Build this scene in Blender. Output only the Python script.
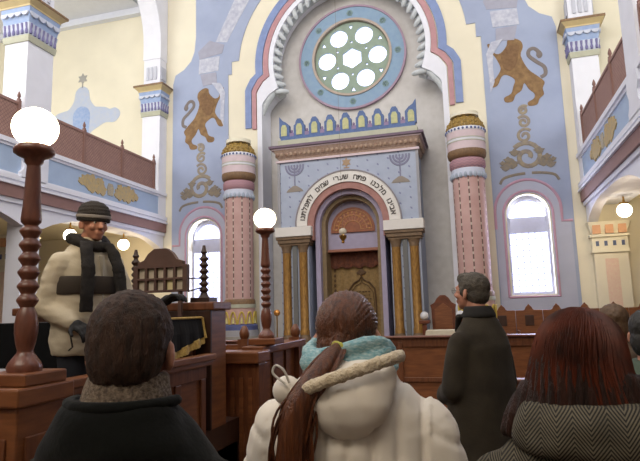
import bpy, bmesh, math, random
from mathutils import Vector, Matrix, noise
from mathutils.geometry import tessellate_polygon
PI = math.pi
for o in list(bpy.data.objects): bpy.data.objects.remove(o)
SC = bpy.context.scene; C = SC.collection

# ------------------------------------------------------------------ camera, world, big lights, exposure
CX = -3.24           # the room's axis of symmetry, through the ark
cam = bpy.data.objects.new('camera', bpy.data.cameras.new('camera')); C.objects.link(cam)
cf = Vector((-0.26703939, 0.95305206, 0.14276463)); cr = Vector((0.96141565, 0.27363291, -0.02837229)); cu = cr.cross(cf)
cam.matrix_world = Matrix(((cr.x, cu.x, -cf.x, 0), (cr.y, cu.y, -cf.y, 0), (cr.z, cu.z, -cf.z, 1.65), (0, 0, 0, 1)))
cam.data.sensor_width = 36; cam.data.lens = 36*554.23/640; cam.data.clip_start = .05; cam.data.clip_end = 200
SC.camera = cam
W = bpy.data.worlds.new('world'); SC.world = W; W.use_nodes = True
W.node_tree.nodes['Background'].inputs[0].default_value = (.86, .88, 1, 1)
W.node_tree.nodes['Background'].inputs[1].default_value = 3.0
SC.view_settings.view_transform = 'Standard'; SC.view_settings.look = 'None'
SC.view_settings.gamma = 1; SC.view_settings.use_curve_mapping = False
SC.view_settings.exposure = 0.2
def area(name, loc, target, sx, sy, power, col):
    d = bpy.data.lights.new(name, 'AREA'); d.shape = 'RECTANGLE'; d.size = sx; d.size_y = sy; d.energy = power; d.color = col
    o = bpy.data.objects.new(name, d); C.objects.link(o); o.location = loc
    o.rotation_euler = (Vector(target)-Vector(loc)).to_track_quat('-Z', 'Y').to_euler(); return o
# daylight from the tall windows of the side aisles, then two added fill lights
area('daylight_left', (-14.5, 5, 9), (-3, 14, 5), 7, 5, 560, (.92, .94, 1))
area('daylight_right', (8.5, 4, 9), (-4, 14, 5), 7, 5, 620, (.92, .94, 1))
area('fill_nave', (-3.2, 3.0, 14.2), (-3.2, 15, 5.5), 10, 3, 640, (1, .97, .94))  # added fill below the ceiling to brighten the end wall, no window there
area('fill_back', (-3.2, -6.0, 11), (-3.2, 14, 8), 9, 4, 700, (1, .88, .74))  # added warm fill from behind for the backs of the foreground figures
area('window_light_left', (CX-4.6, 15.62, 3.2), (CX-4.4, 8, .5), 1.0, 2.5, 90, (.85, .88, 1))
area('window_light_right', (CX+4.6, 15.62, 3.2), (CX+4.4, 8, .5), 1.0, 2.5, 150, (.85, .88, 1))

# ------------------------------------------------------------------ materials
def lin(h):
    h = h.lstrip('#'); v = [int(h[i:i+2], 16)/255 for i in (0, 2, 4)]
    return tuple((c/12.92 if c <= .04045 else ((c+.055)/1.055)**2.4) for c in v)+(1,)
class X:                                             # small expression builder over math nodes
    def __init__(s, nt, sock): s.nt = nt; s.k = sock
    def op(s, o, b=None, c=None):
        n = s.nt.nodes.new('ShaderNodeMath'); n.operation = o
        for i, v in enumerate((s, b, c)):
            if v is None: continue
            if isinstance(v, X): s.nt.links.new(v.k, n.inputs[i])
            else: n.inputs[i].default_value = v
        return X(s.nt, n.outputs[0])
    def __add__(s, b): return s.op('ADD', b)
    def __sub__(s, b): return s.op('SUBTRACT', b)
    def __mul__(s, b): return s.op('MULTIPLY', b)
    def fr(s): return s.op('FRACT')
    def ab(s): return s.op('ABSOLUTE')
    def lt(s, b): return s.op('LESS_THAN', b)
    def gt(s, b): return s.op('GREATER_THAN', b)
def mat(name, col, rough=.6, col2=None, nscale=6, amt=.12, metal=0, bump=0, bscale=60, pat=None, spec=None, sheen=0, stretch=None, gain=None):
    m = bpy.data.materials.new(name); m.use_nodes = True; nt = m.node_tree
    b = nt.nodes['Principled BSDF']; b.inputs['Roughness'].default_value = rough; b.inputs['Metallic'].default_value = metal
    if spec is not None: b.inputs['Specular IOR Level'].default_value = spec
    if sheen: b.inputs['Sheen Weight'].default_value = sheen
    tc = nt.nodes.new('ShaderNodeTexCoord'); src = tc.outputs['Object']
    if stretch:
        mp = nt.nodes.new('ShaderNodeMapping'); mp.inputs['Scale'].default_value = stretch; nt.links.new(src, mp.inputs[0]); nsrc = mp.outputs[0]
    else: nsrc = src
    n = nt.nodes.new('ShaderNodeTexNoise'); n.inputs['Scale'].default_value = nscale; n.inputs['Detail'].default_value = 4; nt.links.new(nsrc, n.inputs[0])
    mr = nt.nodes.new('ShaderNodeMapRange'); mr.inputs[1].default_value = .3; mr.inputs[2].default_value = .7; nt.links.new(n.outputs[0], mr.inputs[0])
    mx = nt.nodes.new('ShaderNodeMix'); mx.data_type = 'RGBA'
    c1 = lin(col); c2 = lin(col2) if col2 else tuple(v*(1-amt) for v in c1[:3])+(1,)
    mx.inputs['A'].default_value = c1; mx.inputs['B'].default_value = c2; nt.links.new(mr.outputs[0], mx.inputs['Factor'])
    out = mx.outputs['Result']
    if pat:                                          # pat(x, y, z, ang) -> list of (mask, colour)
        sp = nt.nodes.new('ShaderNodeSeparateXYZ'); nt.links.new(src, sp.inputs[0])
        x, y, z = (X(nt, sp.outputs[i]) for i in range(3)); ang = y.op('ARCTAN2', x)
        for mask, c in pat(x, y, z, ang):
            q = nt.nodes.new('ShaderNodeMix'); q.data_type = 'RGBA'; nt.links.new(out, q.inputs['A']); q.inputs['B'].default_value = lin(c)
            nt.links.new(mask.k, q.inputs['Factor']); out = q.outputs['Result']
    nt.links.new(out, b.inputs['Base Color'])
    if bump:
        n2 = nt.nodes.new('ShaderNodeTexNoise'); n2.inputs['Scale'].default_value = bscale; n2.inputs['Detail'].default_value = 3; nt.links.new(nsrc, n2.inputs[0])
        bp = nt.nodes.new('ShaderNodeBump'); bp.inputs['Strength'].default_value = bump; bp.inputs['Distance'].default_value = .01
        nt.links.new(n2.outputs[0], bp.inputs['Height']); nt.links.new(bp.outputs[0], b.inputs['Normal'])
    return m
def emit(name, col, s):
    m = bpy.data.materials.new(name); m.use_nodes = True; b = m.node_tree.nodes['Principled BSDF']
    b.inputs['Base Color'].default_value = lin(col); b.inputs['Emission Color'].default_value = lin(col); b.inputs['Emission Strength'].default_value = s; return m
def glassmat(name, col, op=.25):
    m = bpy.data.materials.new(name); m.use_nodes = True; nt = m.node_tree; nt.nodes.clear()
    o = nt.nodes.new('ShaderNodeOutputMaterial'); t = nt.nodes.new('ShaderNodeBsdfTransparent'); t.inputs[0].default_value = lin(col)
    g = nt.nodes.new('ShaderNodeBsdfGlossy'); g.inputs['Roughness'].default_value = .2; mx = nt.nodes.new('ShaderNodeMixShader'); mx.inputs[0].default_value = op*.2
    nt.links.new(t.outputs[0], mx.inputs[1]); nt.links.new(g.outputs[0], mx.inputs[2]); nt.links.new(mx.outputs[0], o.inputs[0]); return m

yellow = mat('yellow_plaster', '#e8e1cb', .85, nscale=1.2, amt=.08)
cream = mat('cream_paint', '#e8e3cd', .8, nscale=2, amt=.06)
blue = mat('blue_paint', '#a2adc6', .8, col2='#97a2bd', nscale=1.5)
mauve = mat('mauve_paint', '#b3b8cd', .8, nscale=2, amt=.08)
pinkline = mat('pink_line_paint', '#bd98ae', .8)
bandblue = mat('band_blue_paint', '#8496c2', .7, amt=.15)
bandred = mat('band_red_paint', '#bc8f94', .7, amt=.15)
white = mat('white_plaster', '#e4e6f0', .7, nscale=3, amt=.06)
ropew = mat('carved_white_plaster', '#ccd2d6', .7, nscale=9, amt=.2, bump=.4, bscale=14)
niche = mat('niche_stone_paint', '#cfccc9', .85, col2='#c3c0bc', nscale=5, bump=.2, bscale=40)
ceilm = mat('ceiling_plaster', '#dde0ea', .8, amt=.05)
floorm = mat('floor_tile', '#6b5443', .4, col2='#553f31', nscale=3)
wood = mat('brown_wood', '#7a4a2e', .38, col2='#5a331e', nscale=5, stretch=(6, 6, 1), bump=.08, bscale=30)
woodx = mat('reddish_wood', '#85522f', .4, col2='#673b22', nscale=4, stretch=(1, 1, 7), bump=.08, bscale=30)
woodd = mat('dark_wood', '#3f2417', .45, col2='#2c180f', nscale=5, stretch=(5, 5, 1))
woodp = mat('polished_post_wood', '#7a4a38', .32, col2='#5c3325', nscale=6, stretch=(5, 5, 1), spec=.6)
lattm = mat('lattice_wood', '#a48276', .7, col2='#94736a', nscale=8,
            pat=lambda x, y, z, a: [((((y+z)*11).fr()-.5).ab().lt(.09), '#80605a'), ((((y-z)*11).fr()-.5).ab().lt(.09), '#80605a')])
brownband = mat('brown_band_paint', '#8f6e68', .7, amt=.1)
gold = mat('gilded_paint', '#c8a04e', .4, col2='#a8803a', nscale=14, metal=.3)
goldleaf = mat('golden_leaf_relief', '#b08f45', .5, col2='#6f5a2c', nscale=30, bump=.6, bscale=30)
gilt = mat('gilded_column', '#ac8242', .4, col2='#7c5a2e', nscale=7, metal=.35, stretch=(4, 4, 1))
palegreen = mat('pale_green_paint', '#b7b8a4', .7)
capblue = mat('capital_blue_paint', '#7f97c6', .7, col2='#94a8cf', nscale=20)
cappurple = mat('capital_purple_paint', '#7f7ba2', .7, col2='#6c6b9a', nscale=30)
capwhite = mat('capital_white_paint', '#c9cfe0', .7)
pink = mat('pink_paint', '#d3c1c6', .7, amt=.08)
whitep = mat('white_paint', '#d9dbe2', .7, amt=.05)
brownring = mat('brown_ring_paint', '#8a6c4a', .6, col2='#6d5540', nscale=20)

# ------------------------------------------------------------------ mesh helpers
class MB:
    def __init__(s): s.v = []; s.f = []
    def add(s, v, f):
        k = len(s.v); s.v += [tuple(p) for p in v]; s.f += [tuple(i+k for i in q) for q in f]; return s
    def box(s, x0, x1, y0, y1, z0, z1):
        return s.add([(x0,y0,z0),(x1,y0,z0),(x1,y1,z0),(x0,y1,z0),(x0,y0,z1),(x1,y0,z1),(x1,y1,z1),(x0,y1,z1)],
                     [(0,3,2,1),(4,5,6,7),(0,1,5,4),(1,2,6,5),(2,3,7,6),(3,0,4,7)])
    def lathe(s, prof, c=(0,0,0), n=24, a0=0, a1=2*PI):
        full = abs(a1-a0-2*PI) < 1e-6; m = n if full else n+1; v = []; f = []
        for r, z in prof:
            for i in range(m):
                a = a0+(a1-a0)*i/n; v.append((c[0]+r*math.cos(a), c[1]+r*math.sin(a), c[2]+z))
        for j in range(len(prof)-1):
            for i in range(n):
                i2 = (i+1) % m; f.append((j*m+i, j*m+i2, (j+1)*m+i2, (j+1)*m+i))
        f.append(tuple(range(m))[::-1]); f.append(tuple((len(prof)-1)*m+i for i in range(m)))
        return s.add(v, f)
    def prism(s, outer, d0, d1, axis='Y', holes=()):
        def P(u, w, d): return {'Y': (u, d, w), 'X': (d, u, w), 'Z': (u, w, d)}[axis]
        loops = [list(outer)]+[list(h) for h in holes]
        flat = [p for l in loops for p in l]
        tris = tessellate_polygon([[Vector((p[0], p[1], 0)) for p in l] for l in loops])
        n = len(flat); v = [P(*p, d0) for p in flat]+[P(*p, d1) for p in flat]; f = []
        for t in tris: f.append(tuple(t)); f.append(tuple(i+n for i in reversed(t)))
        k = 0
        for l in loops:
            m = len(l)
            for i in range(m): f.append((k+i, k+(i+1) % m, n+k+(i+1) % m, n+k+i))
            k += m
        return s.add(v, f)
    def tube(s, path, r, n=8, flat=None):
        path = [Vector(p) for p in path]; v = []; f = []; rs = r if isinstance(r, (list, tuple)) else [r]*len(path)
        ref = None
        for i, p in enumerate(path):
            t = (path[min(i+1, len(path)-1)]-path[max(i-1, 0)]).normalized()
            if ref is None: ref = Vector((0, 0, 1)) if abs(t.z) < .9 else Vector((0, 1, 0))
            a = (ref-t*ref.dot(t)).normalized(); ref = a; b = t.cross(a)
            for k in range(n):
                q = p+(a*math.cos(2*PI*k/n)+b*math.sin(2*PI*k/n))*rs[i]
                v.append(q)
        for i in range(len(path)-1):
            for k in range(n): f.append((i*n+k, i*n+(k+1) % n, (i+1)*n+(k+1) % n, (i+1)*n+k))
        f.append(tuple(range(n))[::-1]); f.append(tuple((len(path)-1)*n+k for k in range(n)))
        if flat:                                      # flatten on to a plane y = flat[0] with half thickness flat[1]
            v = [(q.x, flat[0]+(q.y-flat[0])*flat[1], q.z) for q in v]
        return s.add(v, f)
    def ell(s, c, r, n=20, m=12, M=None):
        v = []; f = []
        for j in range(m+1):
            th = PI*j/m
            for i in range(n):
                a = 2*PI*i/n; q = Vector((r[0]*math.sin(th)*math.cos(a), r[1]*math.sin(th)*math.sin(a), r[2]*math.cos(th)))
                if M: q = M @ q
                v.append(q+Vector(c))
        for j in range(m):
            for i in range(n): f.append((j*n+i, (j+1)*n+i, (j+1)*n+(i+1) % n, j*n+(i+1) % n))
        return s.add(v, f)
    def cap(s, p0, p1, r0, r1, n=14):
        p0 = Vector(p0); p1 = Vector(p1); d = (p1-p0); L = d.length; t = d/L
        path = []; rs = []
        for k in range(5): a = -PI/2+PI/2*k/4*.98; path.append(p0+t*r0*math.sin(a)); rs.append(max(r0*math.cos(a), r0*.05))
        for k in range(5): a = PI/2*k/4*.98; path.append(p1+t*r1*math.sin(a)); rs.append(max(r1*math.cos(a), r1*.05))
        return s.tube(path, rs, n)
    def loft(s, rings, n=28, cap=True):               # rings: (cx, cy, cz, rx, ry[, power])
        v = []; f = []
        for R in rings:
            pw = R[5] if len(R) > 5 else 2
            for i in range(n):
                a = 2*PI*i/n; ca, sa = math.cos(a), math.sin(a)
                v.append((R[0]+R[3]*math.copysign(abs(ca)**(2/pw), ca), R[1]+R[4]*math.copysign(abs(sa)**(2/pw), sa), R[2]))
        for j in range(len(rings)-1):
            for i in range(n): f.append((j*n+i, j*n+(i+1) % n, (j+1)*n+(i+1) % n, (j+1)*n+i))
        if cap: f.append(tuple(range(n))[::-1]); f.append(tuple((len(rings)-1)*n+k for k in range(n)))
        return s.add(v, f)
    def xf(s, M): s.v = [tuple(M @ Vector(p)) for p in s.v]; return s
    def merge(s, o): return s.add(o.v, o.f)
def build(mb, name, m, parent=None, smooth=False, origin=None, bevel=0, recalc=True):
    me = bpy.data.meshes.new(name)
    v = mb.v
    if origin: v = [(p[0]-origin[0], p[1]-origin[1], p[2]-origin[2]) for p in v]
    me.from_pydata(v, [], mb.f)
    bm = bmesh.new(); bm.from_mesh(me)
    bmesh.ops.dissolve_degenerate(bm, dist=1e-6, edges=bm.edges)
    if recalc: bmesh.ops.recalc_face_normals(bm, faces=bm.faces)
    bm.to_mesh(me); bm.free()
    me.materials.append(m)
    if smooth:
        me.shade_smooth()
        if smooth != 'all': me.set_sharp_from_angle(angle=math.radians(50))
    o = bpy.data.objects.new(name, me); C.objects.link(o)
    if origin: o.location = origin
    if parent: o.parent = parent
    if bevel:
        b = o.modifiers.new('bevel', 'BEVEL'); b.width = bevel; b.segments = 2; b.limit_method = 'ANGLE'
    return o
def part(mb, name, m, root, **k):                     # world coordinates in, parented to root
    o = build(mb, name, m, None, **k); o.parent = root; loc = root_loc(root); o.location = Vector(o.location)-loc; return o
def root_loc(o):
    l = Vector(o.location); p = o.parent
    while p: l += Vector(p.location); p = p.parent
    return l
def thing(name, label, cat, loc=(0,0,0), group=None, rz=0):
    o = bpy.data.objects.new(name, None); C.objects.link(o); o.location = loc; o.rotation_euler = (0, 0, rz)
    o.empty_display_size = .1; o['label'] = label; o['category'] = cat
    if group: o['group'] = group
    return o
def tag(o, label, cat, group=None):
    o['label'] = label; o['category'] = cat
    if group: o['group'] = group
    return o
def struct(o, label=None, cat=None):
    o['kind'] = 'structure'
    if label: o['label'] = label
    if cat: o['category'] = cat
    return o
def arc(cx, cz, r, a0, a1, n=24): return [(cx+r*math.cos(a0+(a1-a0)*i/n), cz+r*math.sin(a0+(a1-a0)*i/n)) for i in range(n+1)]
def rad(d): return math.radians(d)

# ------------------------------------------------------------------ SETTING
struct(build(MB().box(-16.5, 10, -7, 16.5, -.2, 0), 'floor', floorm), 'dark tiled floor of the hall', 'floor')
YW = 15.0
def niche_outline(r, dj, zs):                         # horseshoe: vertical jamb at dj, shoulder up to zs, circle r about z=9.1
    a = math.asin(max(-1, min(1, (zs-9.1)/r)))
    pts = arc(CX, 9.1, r, a, PI-a, 40)
    return [(CX+dj, 0), (CX+dj, zs-.75), (CX+dj-.05, zs-.6), (CX+(dj+r*math.cos(a))/2, zs-.3)]+pts+[(CX-(dj+r*math.cos(a))/2, zs-.3), (CX-dj+.05, zs-.6), (CX-dj, zs-.75), (CX-dj, 0)]
def win_outline(sx, r=.52, z0=1.9, zc=3.96):
    c = CX+sx*4.6; return [(c-r, z0), (c+r, z0)]+arc(c, zc, r, 0, PI, 20)
NO = niche_outline(2.42, 2.8, 8.7)
lo = [(-16.5, 0)]+[(CX-2.8, 0)]+NO[::-1][1:-1]+[(CX+2.8, 0), (10, 0), (10, 15.5), (-16.5, 15.5)]
struct(build(MB().prism(lo, YW, YW+.45, 'Y', [win_outline(-1), win_outline(1)]), 'wall_front', yellow), 'tall yellow end wall around the ark niche', 'wall')
# recess behind the big arch
rose_c = (CX, 9.27)
struct(build(MB().prism([(CX-3.4, 0), (CX+3.4, 0), (CX+3.4, 13.5), (CX-3.4, 13.5)], 15.74, 16.0, 'Y', [arc(*rose_c, 1.16, 0, 2*PI, 48)[:-1]]), 'wall_niche', niche), 'grey painted back wall of the arched recess', 'wall')
struct(build(MB().box(CX-3.6, CX-3.4, 15.45, 16, 0, 13.5).box(CX+3.4, CX+3.6, 15.45, 16, 0, 13.5).box(CX-3.6, CX+3.6, 15.45, 16, 13.5, 13.7), 'trim_1', niche))
# side walls, back wall, ceilings
struct(build(MB().box(-16.7, -16.5, -7, 16.5, 0, 15.5), 'wall_left', yellow)); struct(build(MB().box(10, 10.2, -7, 16.5, 0, 15.5), 'wall_right', yellow))
struct(build(MB().box(-16.5, 10, -7.2, -7, 0, 15.5), 'wall_back', yellow))
struct(build(MB().box(-16.5, 10, -7, 16.5, 15.5, 15.7), 'ceiling', ceilm), 'high white ceiling', 'ceiling')
for s, nm in ((-1, 'left'), (1, 'right')):
    xa, xb = sorted((CX+s*6.85, CX+s*13.26))
    struct(build(MB().box(xa, xb, -6.9, 15, 11.72, 11.85).box(xa, xb, 14.8, 15, 11.5, 11.72), 'ceiling_'+nm, ceilm), 'white ceiling above the '+nm+' gallery', 'ceiling')

# painted blue fields beside the arch (thin coat of plaster proud of the wall)
def mir(s, pts): return [(CX+s*d, z) for d, z in pts]
for s, k in ((-1, 2), (1, 3)):
    out = [(5.68, 0), (5.68, 8.9), (5.6, 9.2), (5.3, 9.35), (5.05, 9.6), (4.93, 9.9), (4.88, 10.4), (4.9, 15.2)]
    a0 = math.asin((9.37-9.1)/3.42); a1 = rad(75)
    inn = [(2.2, 15.2)]+[(3.42*math.cos(a), 9.1+3.42*math.sin(a)) for a in [a1-(a1-a0)*i/16 for i in range(17)]]+[(3.42, 9.37), (3.65, 9.37), (3.65, 8.96), (3.77, 8.96), (3.77, 0)]
    c = 4.6; wo = [(c+d*s*s*1.0, z) for d, z in [(-.56, 1.86), (.56, 1.86)]]+[(c+.56*math.cos(a), 3.96+.56*math.sin(a)) for a in [PI*i/20 for i in range(21)]]
    o = build(MB().prism(mir(s, out+inn), YW-.025, YW-.002, 'Y', [mir(s, wo)]), 'trim_%d' % k, blue)
    struct(o, 'pale blue painted field %s of the arched recess' % ('left' if s < 0 else 'right'), 'wall painting')
    # lilac surround of the window and its pink lines
    su = [(3.8, 1.2), (5.6, 1.2), (5.6, 3.72), (5.38, 3.72), (5.38, 4.1)]+[(c+.8*math.cos(a), 4.05+.8*math.sin(a)) for a in [PI*i/20 for i in range(21)]]+[(3.8, 3.9)]
    struct(build(MB().prism(mir(s, su), YW-.04, YW-.02, 'Y', [mir(s, wo)]), 'trim_%d' % (k+2), mauve), 'lilac painted surround of the %s arched window' % ('left' if s < 0 else 'right'), 'wall painting')
    line = [(c+.8*math.cos(a), 4.05+.8*math.sin(a)) for a in [PI*i/20 for i in range(21)]]
    path = [(5.64, 3.72), (5.4, 3.72), (5.4, 4.02)]+line+[(3.8, 3.6)]
    mbl = MB().tube([(CX+s*d, YW-.045, z) for d, z in path], .035, 6, flat=(YW-.045, .4))
    wl = [(c-.6, 1.84), (c+.6, 1.84), (c+.6, 3.96)]+[(c+.6*math.cos(a), 3.96+.6*math.sin(a)) for a in [PI*i/20 for i in range(21)]]+[(c-.6, 1.84)]
    mbl.tube([(CX+s*d, YW-.045, z) for d, z in wl], .03, 6, flat=(YW-.045, .4))
    struct(build(mbl, 'trim_%d' % (k+4), pinkline))
# bands that follow the horseshoe arch: blue outside, red inside
def bandpoly(r0, d0, r1, d1, zs0, zs1, zb):
    def side(r, d, zs):
        a = math.asin((zs-9.1)/r); return [(CX+d, zb), (CX+d, zs-.5), (CX+d-.04, zs-.4), (CX+(d+r*math.cos(a))/2, zs-.15)]+arc(CX, 9.1, r, a, PI-a, 48)+[(CX-(d+r*math.cos(a))/2, zs-.15), (CX-d+.04, zs-.4), (CX-d, zs-.5), (CX-d, zb)]
    return side(r0, d0, zs0)+side(r1, d1, zs1)[::-1]
struct(build(MB().prism(bandpoly(2.86, 3.2, 2.63, 3.0, 8.85, 8.8, 7.15), YW-.05, YW-.002, 'Y'), 'trim_8', bandblue), 'blue band along the horseshoe arch', 'arch band')
struct(build(MB().prism(bandpoly(2.60, 2.97, 2.44, 2.84, 8.8, 8.72, 7.1), YW-.06, YW-.002, 'Y'), 'trim_9', bandred), 'dusty red band along the horseshoe arch', 'arch band')
# cream jambs and the carved white rope moulding inside the arch
struct(build(MB().prism(bandpoly(2.425, 2.81, 2.28, 2.66, 8.7, 8.3, 0.0), YW-.05, YW+.7, 'Y'), 'trim_10', white), 'cream lining of the arched recess', 'arch lining')
rope = thing('rope_moulding', 'carved white scroll moulding curling inside the big horseshoe arch', 'moulding', (CX, 15.2, 9.1))
part(MB().prism(arc(CX, 9.1, 2.44, rad(-24), rad(204), 60)+arc(CX, 9.1, 2.2, rad(204), rad(-24), 60), 15.12, 15.4, 'Y'), 'backing_band', ropew, rope)
for s_ in (-1, 1): part(MB().tube([(CX+s_*2.24, 15.12, 8.45), (CX+s_*2.33, 15.1, 8.25), (CX+s_*2.47, 15.1, 8.05), (CX+s_*2.6, 15.1, 7.85), (CX+s_*2.68, 15.1, 7.55)], [.1, .12, .12, .1, .05], 12), 'end_scroll', ropew, rope, smooth=True)
for i in range(34):
    a = rad(-22+224*i/33.0); tw = 1 if a < PI/2 else -1
    p = []
    for q in range(8):
        t = q/7; r = 2.46-.4*t; aa = a-tw*(.1*t-.03); p.append((CX+r*math.cos(aa), 15.12-.07*math.sin(PI*t), 9.1+r*math.sin(aa)))
    part(MB().tube(p, [.05, .07, .08, .085, .085, .08, .075, .04], 8), 'scroll', ropew, rope, smooth=True)

# windows
glass = glassmat('window_glass', '#eef0ff', .3); framem = mat('window_frame_paint', '#b9bdd6', .6)
for s, k in ((-1, 1), (1, 2)):
    c = CX+s*4.6; root = thing('window_%d' % k, 'bright arched window %s of the ark, leaded panes' % ('left' if s < 0 else 'right'), 'window', (c, YW+.3, 1.9)); struct(root)
    fr = MB().prism(arc(c, 3.96, .52, 0, PI, 20)+[(c-.52, 1.9), (c+.52, 1.9)], YW+.26, YW+.34, 'Y', [[(c-.46, 1.97), (c+.46, 1.97), (c+.46, 3.5), (c-.46, 3.5)], arc(c, 3.9, .46, .02, PI-.02, 20)])
    fr.box(c-.46, c+.46, YW+.24, YW+.34, 3.5, 3.76)
    for x in (-.46, .435): fr.box(c+x, c+x+.025, YW+.26, YW+.34, 3.74, 3.92)
    part(fr, 'window_frame', framem, root)
    ld = MB()
    for x in (-.31, -.155, 0, .155, .31): ld.box(c+x-.007, c+x+.007, YW+.29, YW+.3, 1.97, 3.5)
    for i in range(1, 10): ld.box(c-.46, c+.46, YW+.29, YW+.3, 1.97+.153*i-.005, 1.97+.153*i+.005)
    for r in (.16, .3): ld.tube([(x, YW+.295, z) for x, z in arc(c, 3.8, r, 0, PI, 14)], .004, 5)
    for a in (40, 65, 90, 115, 140): ld.tube([(c+.16*math.cos(rad(a)), YW+.295, 3.8+.16*math.sin(rad(a))), (c+.53*math.cos(rad(a)), YW+.295, 3.8+.53*math.sin(rad(a)))], .004, 5)
    part(ld, 'leading', mat('lead_strips', '#8a8ca0', .6), root)
    part(MB().prism(arc(c, 3.96, .5, 0, PI, 20)+[(c-.5, 1.9), (c+.5, 1.9)], YW+.305, YW+.31, 'Y'), 'glass', glass, root)
# rose window
rose = struct(thing('window_3', 'round window of seven lights forming a six pointed star', 'window', (CX, 15.7, 9.27)))
ringm = mat('rose_ring_paint', '#8ea9bf', .7, col2='#829dba', nscale=6, pat=lambda x, y, z, a: [])
rosem = mat('rose_tracery_paint', '#93a595', .7, amt=.1); rosep = mat('rose_pink_paint', '#a88fa2', .7)
part(MB().prism(arc(*rose_c, 1.62, 0, 2*PI, 64)[:-1], 15.66, 15.745, 'Y', [arc(*rose_c, 1.18, 0, 2*PI, 64)[:-1]]), 'painted_ring', ringm, rose)
part(MB().prism(arc(*rose_c, 1.67, 0, 2*PI, 64)[:-1], 15.63, 15.75, 'Y', [arc(*rose_c, 1.61, 0, 2*PI, 64)[:-1]]), 'outer_rim', rosep, rose)
part(MB().prism(arc(*rose_c, 1.24, 0, 2*PI, 64)[:-1], 15.62, 15.76, 'Y', [arc(*rose_c, 1.17, 0, 2*PI, 64)[:-1]]), 'inner_rim', mat('rose_cream_paint', '#b8a89a', .7), rose)
mbd = MB()
for i in range(8):
    a = rad(45*i+22.5*0); x = CX+1.42*math.cos(a); z = 9.27+1.42*math.sin(a)
    for j in range(6): mbd.prism(arc(x+.06*math.cos(rad(60*j)), z+.06*math.sin(rad(60*j)), .045, 0, 2*PI, 8)[:-1], 15.645, 15.662, 'Y')
part(mbd, 'painted_rosette', mat('rosette_paint', '#86a0a0', .7), rose)
holes = [[(CX+.33*math.cos(rad(60*j+30)), 9.27+.33*math.sin(rad(60*j+30))) for j in range(6)]]
for j in range(6):
    a = rad(60*j); x = CX+.79*math.cos(a); z = 9.27+.79*math.sin(a)
    h = []
    for i in range(28):                                # round light with its inner side cut to follow the star
        t = 2*PI*i/28; px, pz = .28*math.cos(t), .28*math.sin(t)
        d = px*math.cos(a)+pz*math.sin(a)
        h.append((x+px, z+pz))
    holes.append(h)
    a = rad(60*j+30); x = CX+1.02*math.cos(a); z = 9.27+1.02*math.sin(a)
    holes.append([(x+.085*math.cos(a+rad(q)), z+.085*math.sin(a+rad(q))) for q in (180, 60, -60)])
    x = CX+.52*math.cos(a); z = 9.27+.52*math.sin(a); holes.append([(x+.04*math.cos(rad(q)), z+.04*math.sin(rad(q))) for q in range(0, 360, 60)])
part(MB().prism(arc(*rose_c, 1.18, 0, 2*PI, 64)[:-1], 15.74, 15.82, 'Y', holes), 'tracery', rosem, rose)
part(MB().prism(arc(*rose_c, 1.16, 0, 2*PI, 48)[:-1], 15.85, 15.86, 'Y'), 'glass', glass, rose)

# ------------------------------------------------------------------ murals
lionm = mat('lion_paint', '#94764f', .8, col2='#75593c', nscale=9)
tailm = mat('lion_tail_paint', '#7d7470', .8); scrollp = mat('scroll_ornament_paint', '#a0957c', .8, col2='#857c78', nscale=12)
ribm = mat('ribbon_paint', '#c9ccd6', .8, col2='#a9adc0', nscale=9); ribd = mat('ribbon_shade_paint', '#a5a6b6', .8)  # ribd: shade of the crumpled folds, painted into the mural ribbon
LION = [(3.92,8.68),(4.01,8.66),(4.09,8.41),(4.24,8.38),(4.41,8.56),(4.45,8.72),(4.6,8.75),(4.78,8.64),(4.82,8.46),(4.75,8.23),(4.9,7.84),(5.12,7.61),(5.28,7.42),(5.22,7.26),(5.24,7.09),(5.12,6.98),(5.05,6.83),(4.85,6.82),(4.83,6.92),(4.98,7.0),(5.01,7.13),(4.88,7.28),(4.78,7.46),(4.7,7.27),(4.54,7.16),(4.46,7.0),(4.28,6.99),(4.25,7.12),(4.43,7.21),(4.5,7.4),(4.55,7.59),(4.35,7.75),(4.22,7.71),(4.11,7.49),(3.96,7.45),(3.96,7.61),(4.07,7.69),(4.2,7.88),(4.21,8.01),(4.11,8.27),(3.97,8.49)]
TAIL = [(5.2,7.56),(5.32,7.64),(5.3,7.84),(5.12,8.01),(4.95,8.2),(4.97,8.35),(5.09,8.38),(5.2,8.26),(5.21,8.09)]
def cr(pts, n=4):                                      # Catmull-Rom smoothing of a closed outline
    o = []; L = len(pts)
    for i in range(L):
        p0, p1, p2, p3 = (Vector(pts[(i+k-1) % L]) for k in range(4))
        for j in range(n):
            t = j/n; o.append(tuple(.5*((2*p1)+(p2-p0)*t+(2*p0-5*p1+4*p2-p3)*t*t+(3*p1-p0-3*p2+p3)*t**3)))
    return o
def smooth_path(pts, n=5):
    o = []; L = len(pts)
    for i in range(L-1):
        p0, p1, p2, p3 = (Vector(pts[max(0, min(L-1, i+k-1))]) for k in range(4))
        for j in range(n):
            t = j/n; o.append(.5*((2*p1)+(p2-p0)*t+(2*p0-5*p1+4*p2-p3)*t*t+(3*p1-p0-3*p2+p3)*t**3))
    o.append(Vector(pts[-1])); return o
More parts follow.
